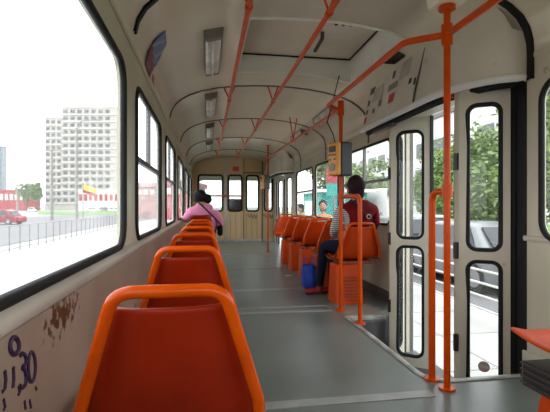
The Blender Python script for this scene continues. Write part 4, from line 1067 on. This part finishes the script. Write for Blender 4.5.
block('tower_block', 'lower wing attached to the left side of the apartment tower', 45, 61.8, 195, zt_at(121, 198), 5, 'tower', 13, 3, 'tower_window')
block('office_tower', 'slim blue glass tower at the far left edge', -16, 2, 230, zt_at(148, 230), 4, 'blue_tower', 10, 3, 'tower_window', False)
block('shop_building', 'low red shop left of the apartment tower', -6, 24, 170, zt_at(192, 170), 12, 'red_wall', 1, 6, 'white_wall', False)
block('shop_building', 'low white shop with a red band at the foot of the apartment tower', 78, 119, 165, zt_at(193, 165), 12, 'white_wall', 1, 8, 'red_wall', False, wh=0.6, ww=0.6)
block('shop_building', 'rose coloured shop seen through the second left window', 136, 163, 60, zt_at(188, 60), 12, 'rose_wall', 1, 4, 'white_wall', False)
block('shop_building', 'red shop seen through the third left window', 164, 190, 55, zt_at(186, 55), 12, 'red_wall', 1, 3, 'white_wall', False)
gs = struct(MB().add([at(38, 92, GZ + 0.02), at(135, 92, GZ + 0.02), at(135, 122, GZ + 0.25), at(38, 122, GZ + 0.25)], [(0, 1, 2, 3)]).build('ground_far_lawn', 'grass'), 'green lawn strip before the apartment tower')

def street_lamp(label, u, d, h, arm):
    x, y, z = at(u, d); e = thing('street_lamp', label, 'street lamp', (x, y, z))
    MB().tube([(x, y, z), (x, y, z + h)], [0.20, 0.12], 10).build('column', 'concrete', e, smooth=40)
    if arm:
        MB().tube(fillet([(x, y, z + h - 0.3), (x + 0.5, y, z + h + 1.0), (x + 2.4, y, z + h + 1.2)], 0.5), 0.06, 8).build('arm', 'concrete', e, smooth=40)
        MB().box(x + 2.2, x + 3.0, y - 0.15, y + 0.15, z + h + 1.12, z + h + 1.27).build('lamp_head', 'galv', e, bevel=0.05)
    else:
        MB().tube([(x - 1.2, y, z + h - 0.5), (x + 1.2, y, z + h - 0.5)], 0.05, 8).build('cross_arm', 'galv', e)
street_lamp('tall street lamp with a curved arm before the apartment tower', 77, 55, 12.0, True)
street_lamp('concrete mast left of the curved street lamp', 52, 55, 9.6, False)
street_lamp('thin far concrete mast left of the lower tower wing', 17, 90, 7.0, False)
x, y, z = at(83, 52)
fg = thing('flag', 'yellow and red flag on a pole before the apartment tower', 'flag', (x, y, z))
MB().tube([(x, y, z), (x, y, z + 4.6)], 0.05, 8).build('pole', 'galv', fg)
MB().grid(lambda u, v: (x + 1.6 * u, y + 0.1 * math.sin(6 * u), z + 3.9 + 0.6 * v - 0.5 * u), 8, 2).build('cloth', 'yellow_flag', fg, solid=(0.02, 0))
MB().grid(lambda u, v: (x + 1.4 * u, y + 0.1 * math.sin(6 * u), z + 3.5 + 0.4 * v - 0.5 * u), 8, 2).build('red_band', 'red_wall', fg, solid=(0.02, 0))

def tree(label, loc, h, cr, n, fol, leaf=0.16, trunk=0.35, group='trees outside'):
    e = thing('tree', label, 'tree', loc); rnd = random.Random(int(loc[0] * 13 + loc[1] * 7))
    bx_, by_, bz = loc; tz = h - cr[2]
    mb = MB().tube([(bx_, by_, bz), (bx_ + 0.1, by_, bz + tz * 0.6), (bx_, by_ + 0.1, bz + tz + 0.2)], [0.03 * h, 0.022 * h, 0.014 * h], 8)
    for k in range(5):
        a = k * 1.26 + rnd.random(); mb.tube([(bx_, by_, bz + tz * 0.7), (bx_ + cr[0] * 0.45 * math.cos(a), by_ + cr[1] * 0.45 * math.sin(a), bz + tz + cr[2] * 0.3)], [0.014 * h, 0.005 * h], 6)
    mb.build('trunk', 'bark', e, smooth=50)
    vs, fs = [], []
    clumps = []
    for k in range(26):
        while True:
            p = Vector((rnd.uniform(-1, 1), rnd.uniform(-1, 1), rnd.uniform(-1, 1)))
            if 0.25 < p.length < 0.95: break
        clumps.append(Vector((p.x * cr[0], p.y * cr[1], p.z * cr[2])))
    for k in range(n):
        c = rnd.choice(clumps); s = 0.19
        p = c + Vector((rnd.gauss(0, s) * cr[0], rnd.gauss(0, s) * cr[1], rnd.gauss(0, s) * cr[2] * 0.9))
        p += Vector((bx_, by_, bz + tz + cr[2] * 0.55))
        d = Vector((rnd.gauss(0, 1), rnd.gauss(0, 1), rnd.gauss(0, 0.6))).normalized(); q = d.cross(Vector((rnd.gauss(0, 1), rnd.gauss(0, 1), rnd.gauss(0, 1)))).normalized()
        l = leaf * rnd.uniform(0.6, 1.3); o = len(vs)
        vs += [p - d * l, p + q * l * 0.5, p + d * l, p - q * l * 0.5]; fs.append((o, o + 1, o + 2, o + 3))
    me = bpy.data.meshes.new('foliage'); off = ORG[e.name]
    me.from_pydata([tuple(v - off) for v in vs], [], fs); me.materials.append(M[fol])
    f = bpy.data.objects.new('foliage', me); COL.objects.link(f); f.parent = e; f['kind'] = 'stuff'
    return e
def rat(u, x, z=GZ + 0.1):
    d = x * FPX / (math.cos(YAW) * (u - 207)); return (x, Yd(d, x), z)
tree('large leafy tree seen through the near door leaf', rat(486, 12), 3.4, (2.0, 2.4, 2.4), 7500, 'foliage', 0.125)
tree('leafy tree seen through the open doorway gap', rat(443, 15), 4.0, (2.0, 2.6, 2.7), 6000, 'foliage', 0.14)
tree('pale leafy tree above the white wall beside the burgundy vest', rat(366, 16), 5.0, (2.8, 6.0, 1.9), 6000, 'foliage_pale', 0.20)
tree('tree seen behind the teal kiosk through the plain right window', rat(328, 15), 7.4, (2.4, 4.0, 2.6), 6000, 'foliage_pale', 0.22)
tree('tree at the right edge of the view beyond the near window', rat(560, 11), 4.2, (2.2, 2.2, 2.4), 5000, 'foliage', 0.16)
tree('small pale tree before the red shop on the left', at(27, 140), 7.5, (3.0, 3.0, 2.6), 900, 'foliage_pale', 0.5)
tree('darker green tree beside the left concrete mast', at(37, 135), 7.8, (1.8, 1.8, 3.0), 1200, 'foliage', 0.45)

# right side buildings, kiosk, wall, sign
def rbox(e, nm, m, x0, x1, y0, y1, z0, z1, bev=0): return MB().box(x0, x1, y0, y1, z0, z1).build(nm, m, e, bevel=bev)
wb = thing('office_building', 'white office building with window rows seen through the far door leaf', 'building', (30, 62, GZ))
rbox(wb, 'wall', 'white_wall', 26, 40, 34, 90, GZ, 11.0); rbox(wb, 'roof', 'roof_dark', 25.8, 40.2, 33.8, 90.2, 11.0, 11.5)
bw = None
for i in range(3):
    for j in range(14):
        q = (25.98 - 30, 36 + 4 * j - 62, 2.2 + 3.2 * i)
        if bw is None: bw = MB().box(-0.05, 0.1, -1.2, 1.2, -0.9, 0.9).build('window', 'tower_window', wb, local=True); bw.location = q
        else: share(bw, wb, q)
ww = thing('white_hoarding', 'white painted hoarding with grey graffiti outside the right window', 'wall', (8.0, 21, GZ))
for k in range(3): rbox(ww, 'panel', 'white_wall', 8.0, 8.08, 18.0 + 2.3 * k, 20.26 + 2.3 * k, GZ, 1.68 - 0.01 * (k % 2))
rbox(ww, 'cap_rail', 'white_paint', 7.97, 8.11, 18.0, 24.9, 1.68, 1.75)
for k in range(3):
    y0 = 18.3 + 2.3 * k
    MB().tube([(7.985, y0 + 1.5 * t, 0.35 + 0.28 * math.sin(9 * t + k) + 0.1 * math.sin(23 * t)) for t in [i / 24 for i in range(25)]], 0.035, 6).build('graffiti', 'graffiti_grey', ww)
kx, ky, _ = rat(318, 5.2)
kk = thing('street_kiosk', 'teal street kiosk outside the plain right window', 'kiosk', (kx, ky, GZ))
rbox(kk, 'wall', 'teal', kx, kx + 2.2, ky - 0.6, ky + 3.0, GZ, 1.55); rbox(kk, 'roof', 'white_paint', kx - 0.3, kx + 2.5, ky - 0.9, ky + 3.3, 1.55, 1.7, 0.03)
rbox(kk, 'shutter', 'white_wall', kx - 0.03, kx + 0.02, ky + 0.3, ky + 2.6, 0.2, 1.2)
sx_, sy_, _ = rat(334, 3.4)
sg = thing('stop_sign', 'red and teal stop sign outside the plain right window', 'sign', (sx_, sy_, -0.7))
MB().tube([(sx_, sy_, -0.7), (sx_, sy_, 1.95)], 0.03, 8).build('post', 'galv', sg)
rbox(sg, 'red_panel', 'red_wall', sx_ - 0.22, sx_ + 0.22, sy_ - 0.05, sy_ - 0.02, 1.55, 1.95); rbox(sg, 'teal_panel', 'teal', sx_ - 0.22, sx_ + 0.22, sy_ - 0.05, sy_ - 0.02, 1.2, 1.54)

def full_hair(hm, s):
    hm.ball((0, -0.022, 0.040), (0.090, 0.104, 0.105), 20, 12, lambda d: 1 + 0.03 * math.sin(10 * d.x + 8 * d.z))
    hm.ball((0, -0.06, -0.04), (0.075, 0.06, 0.09), 14, 10)
def stander(label, loc, top, hgt, rz):
    e = thing('person', label, 'person', loc)
    global J, E, Z
    J, E, Z = {}, [], []
    c, s_ = math.cos(rz), math.sin(rz); k = hgt / 1.7
    def b(x, y, z): return (loc[0] + (x * c - y * s_) * k, loc[1] + (x * s_ + y * c) * k, loc[2] + z * k)
    jn('pelvis', b(0, 0, 0.92), 0.14 * k); jn('waist', b(0, 0, 1.05), 0.13 * k, 'pelvis', 0); jn('chest', b(0, 0, 1.25), 0.15 * k, 'waist', 0); jn('upper', b(0, 0, 1.36), 0.10 * k, 'chest', 0)
    jn('neck', b(0, 0.01, 1.43), 0.05 * k, 'upper', 1); jn('neck2', b(0, 0.02, 1.48), 0.05 * k, 'neck', 1)
    for s, p in ((-1, 'l'), (1, 'r')):
        jn(p + 'sh', b(s * 0.17, 0, 1.34), 0.06 * k, 'upper', 0); jn(p + 'el', b(s * 0.22, -0.02, 1.08), 0.045 * k, p + 'sh', 0); jn(p + 'wrist', b(s * 0.22, 0.05, 0.86), 0.03 * k, p + 'el', 1)
        w0 = Vector(b(s * 0.22, 0.05, 0.86)); hand_joints(J, E, Z, p, w0, (0, 0.1, -1), (c * -s * 0.3 - s_ * 1.0, c, 0), 1, Vector((0, 0.3, 0)), k)
        jn(p + 'hip', b(s * 0.085, 0, 0.86), 0.085 * k, 'pelvis', 2); jn(p + 'kn', b(s * 0.09, 0.01, 0.48), 0.062 * k, p + 'hip', 2); jn(p + 'an', b(s * 0.09, -0.01, 0.09), 0.042 * k, p + 'kn', 2)
        jn(p + 'he', b(s * 0.09, 0, 0.045), 0.042 * k, p + 'an', 3); jn(p + 'to', b(s * 0.10, 0.15, 0.035), 0.033 * k, p + 'he', 3)
    skin_body('body', J, E, 'pelvis', [top, 'skin', 'jeans', 'black_plastic'], Z, e)
    head(e, b(0, 0.035, 1.58), rz, 'hair_black', full_hair, 0, k)
def rat2(u, x): return rat(u, x, -0.70)
stander('bystander with dark hair and an orange top outside the plain right window', rat2(323, 2.45), 'orange_cloth', 1.75, PI * 0.9)
stander('dark dressed bystander standing outside the right window with the transom', rat2(301, 2.6), 'grey_cloth', 1.68, PI * 0.6)
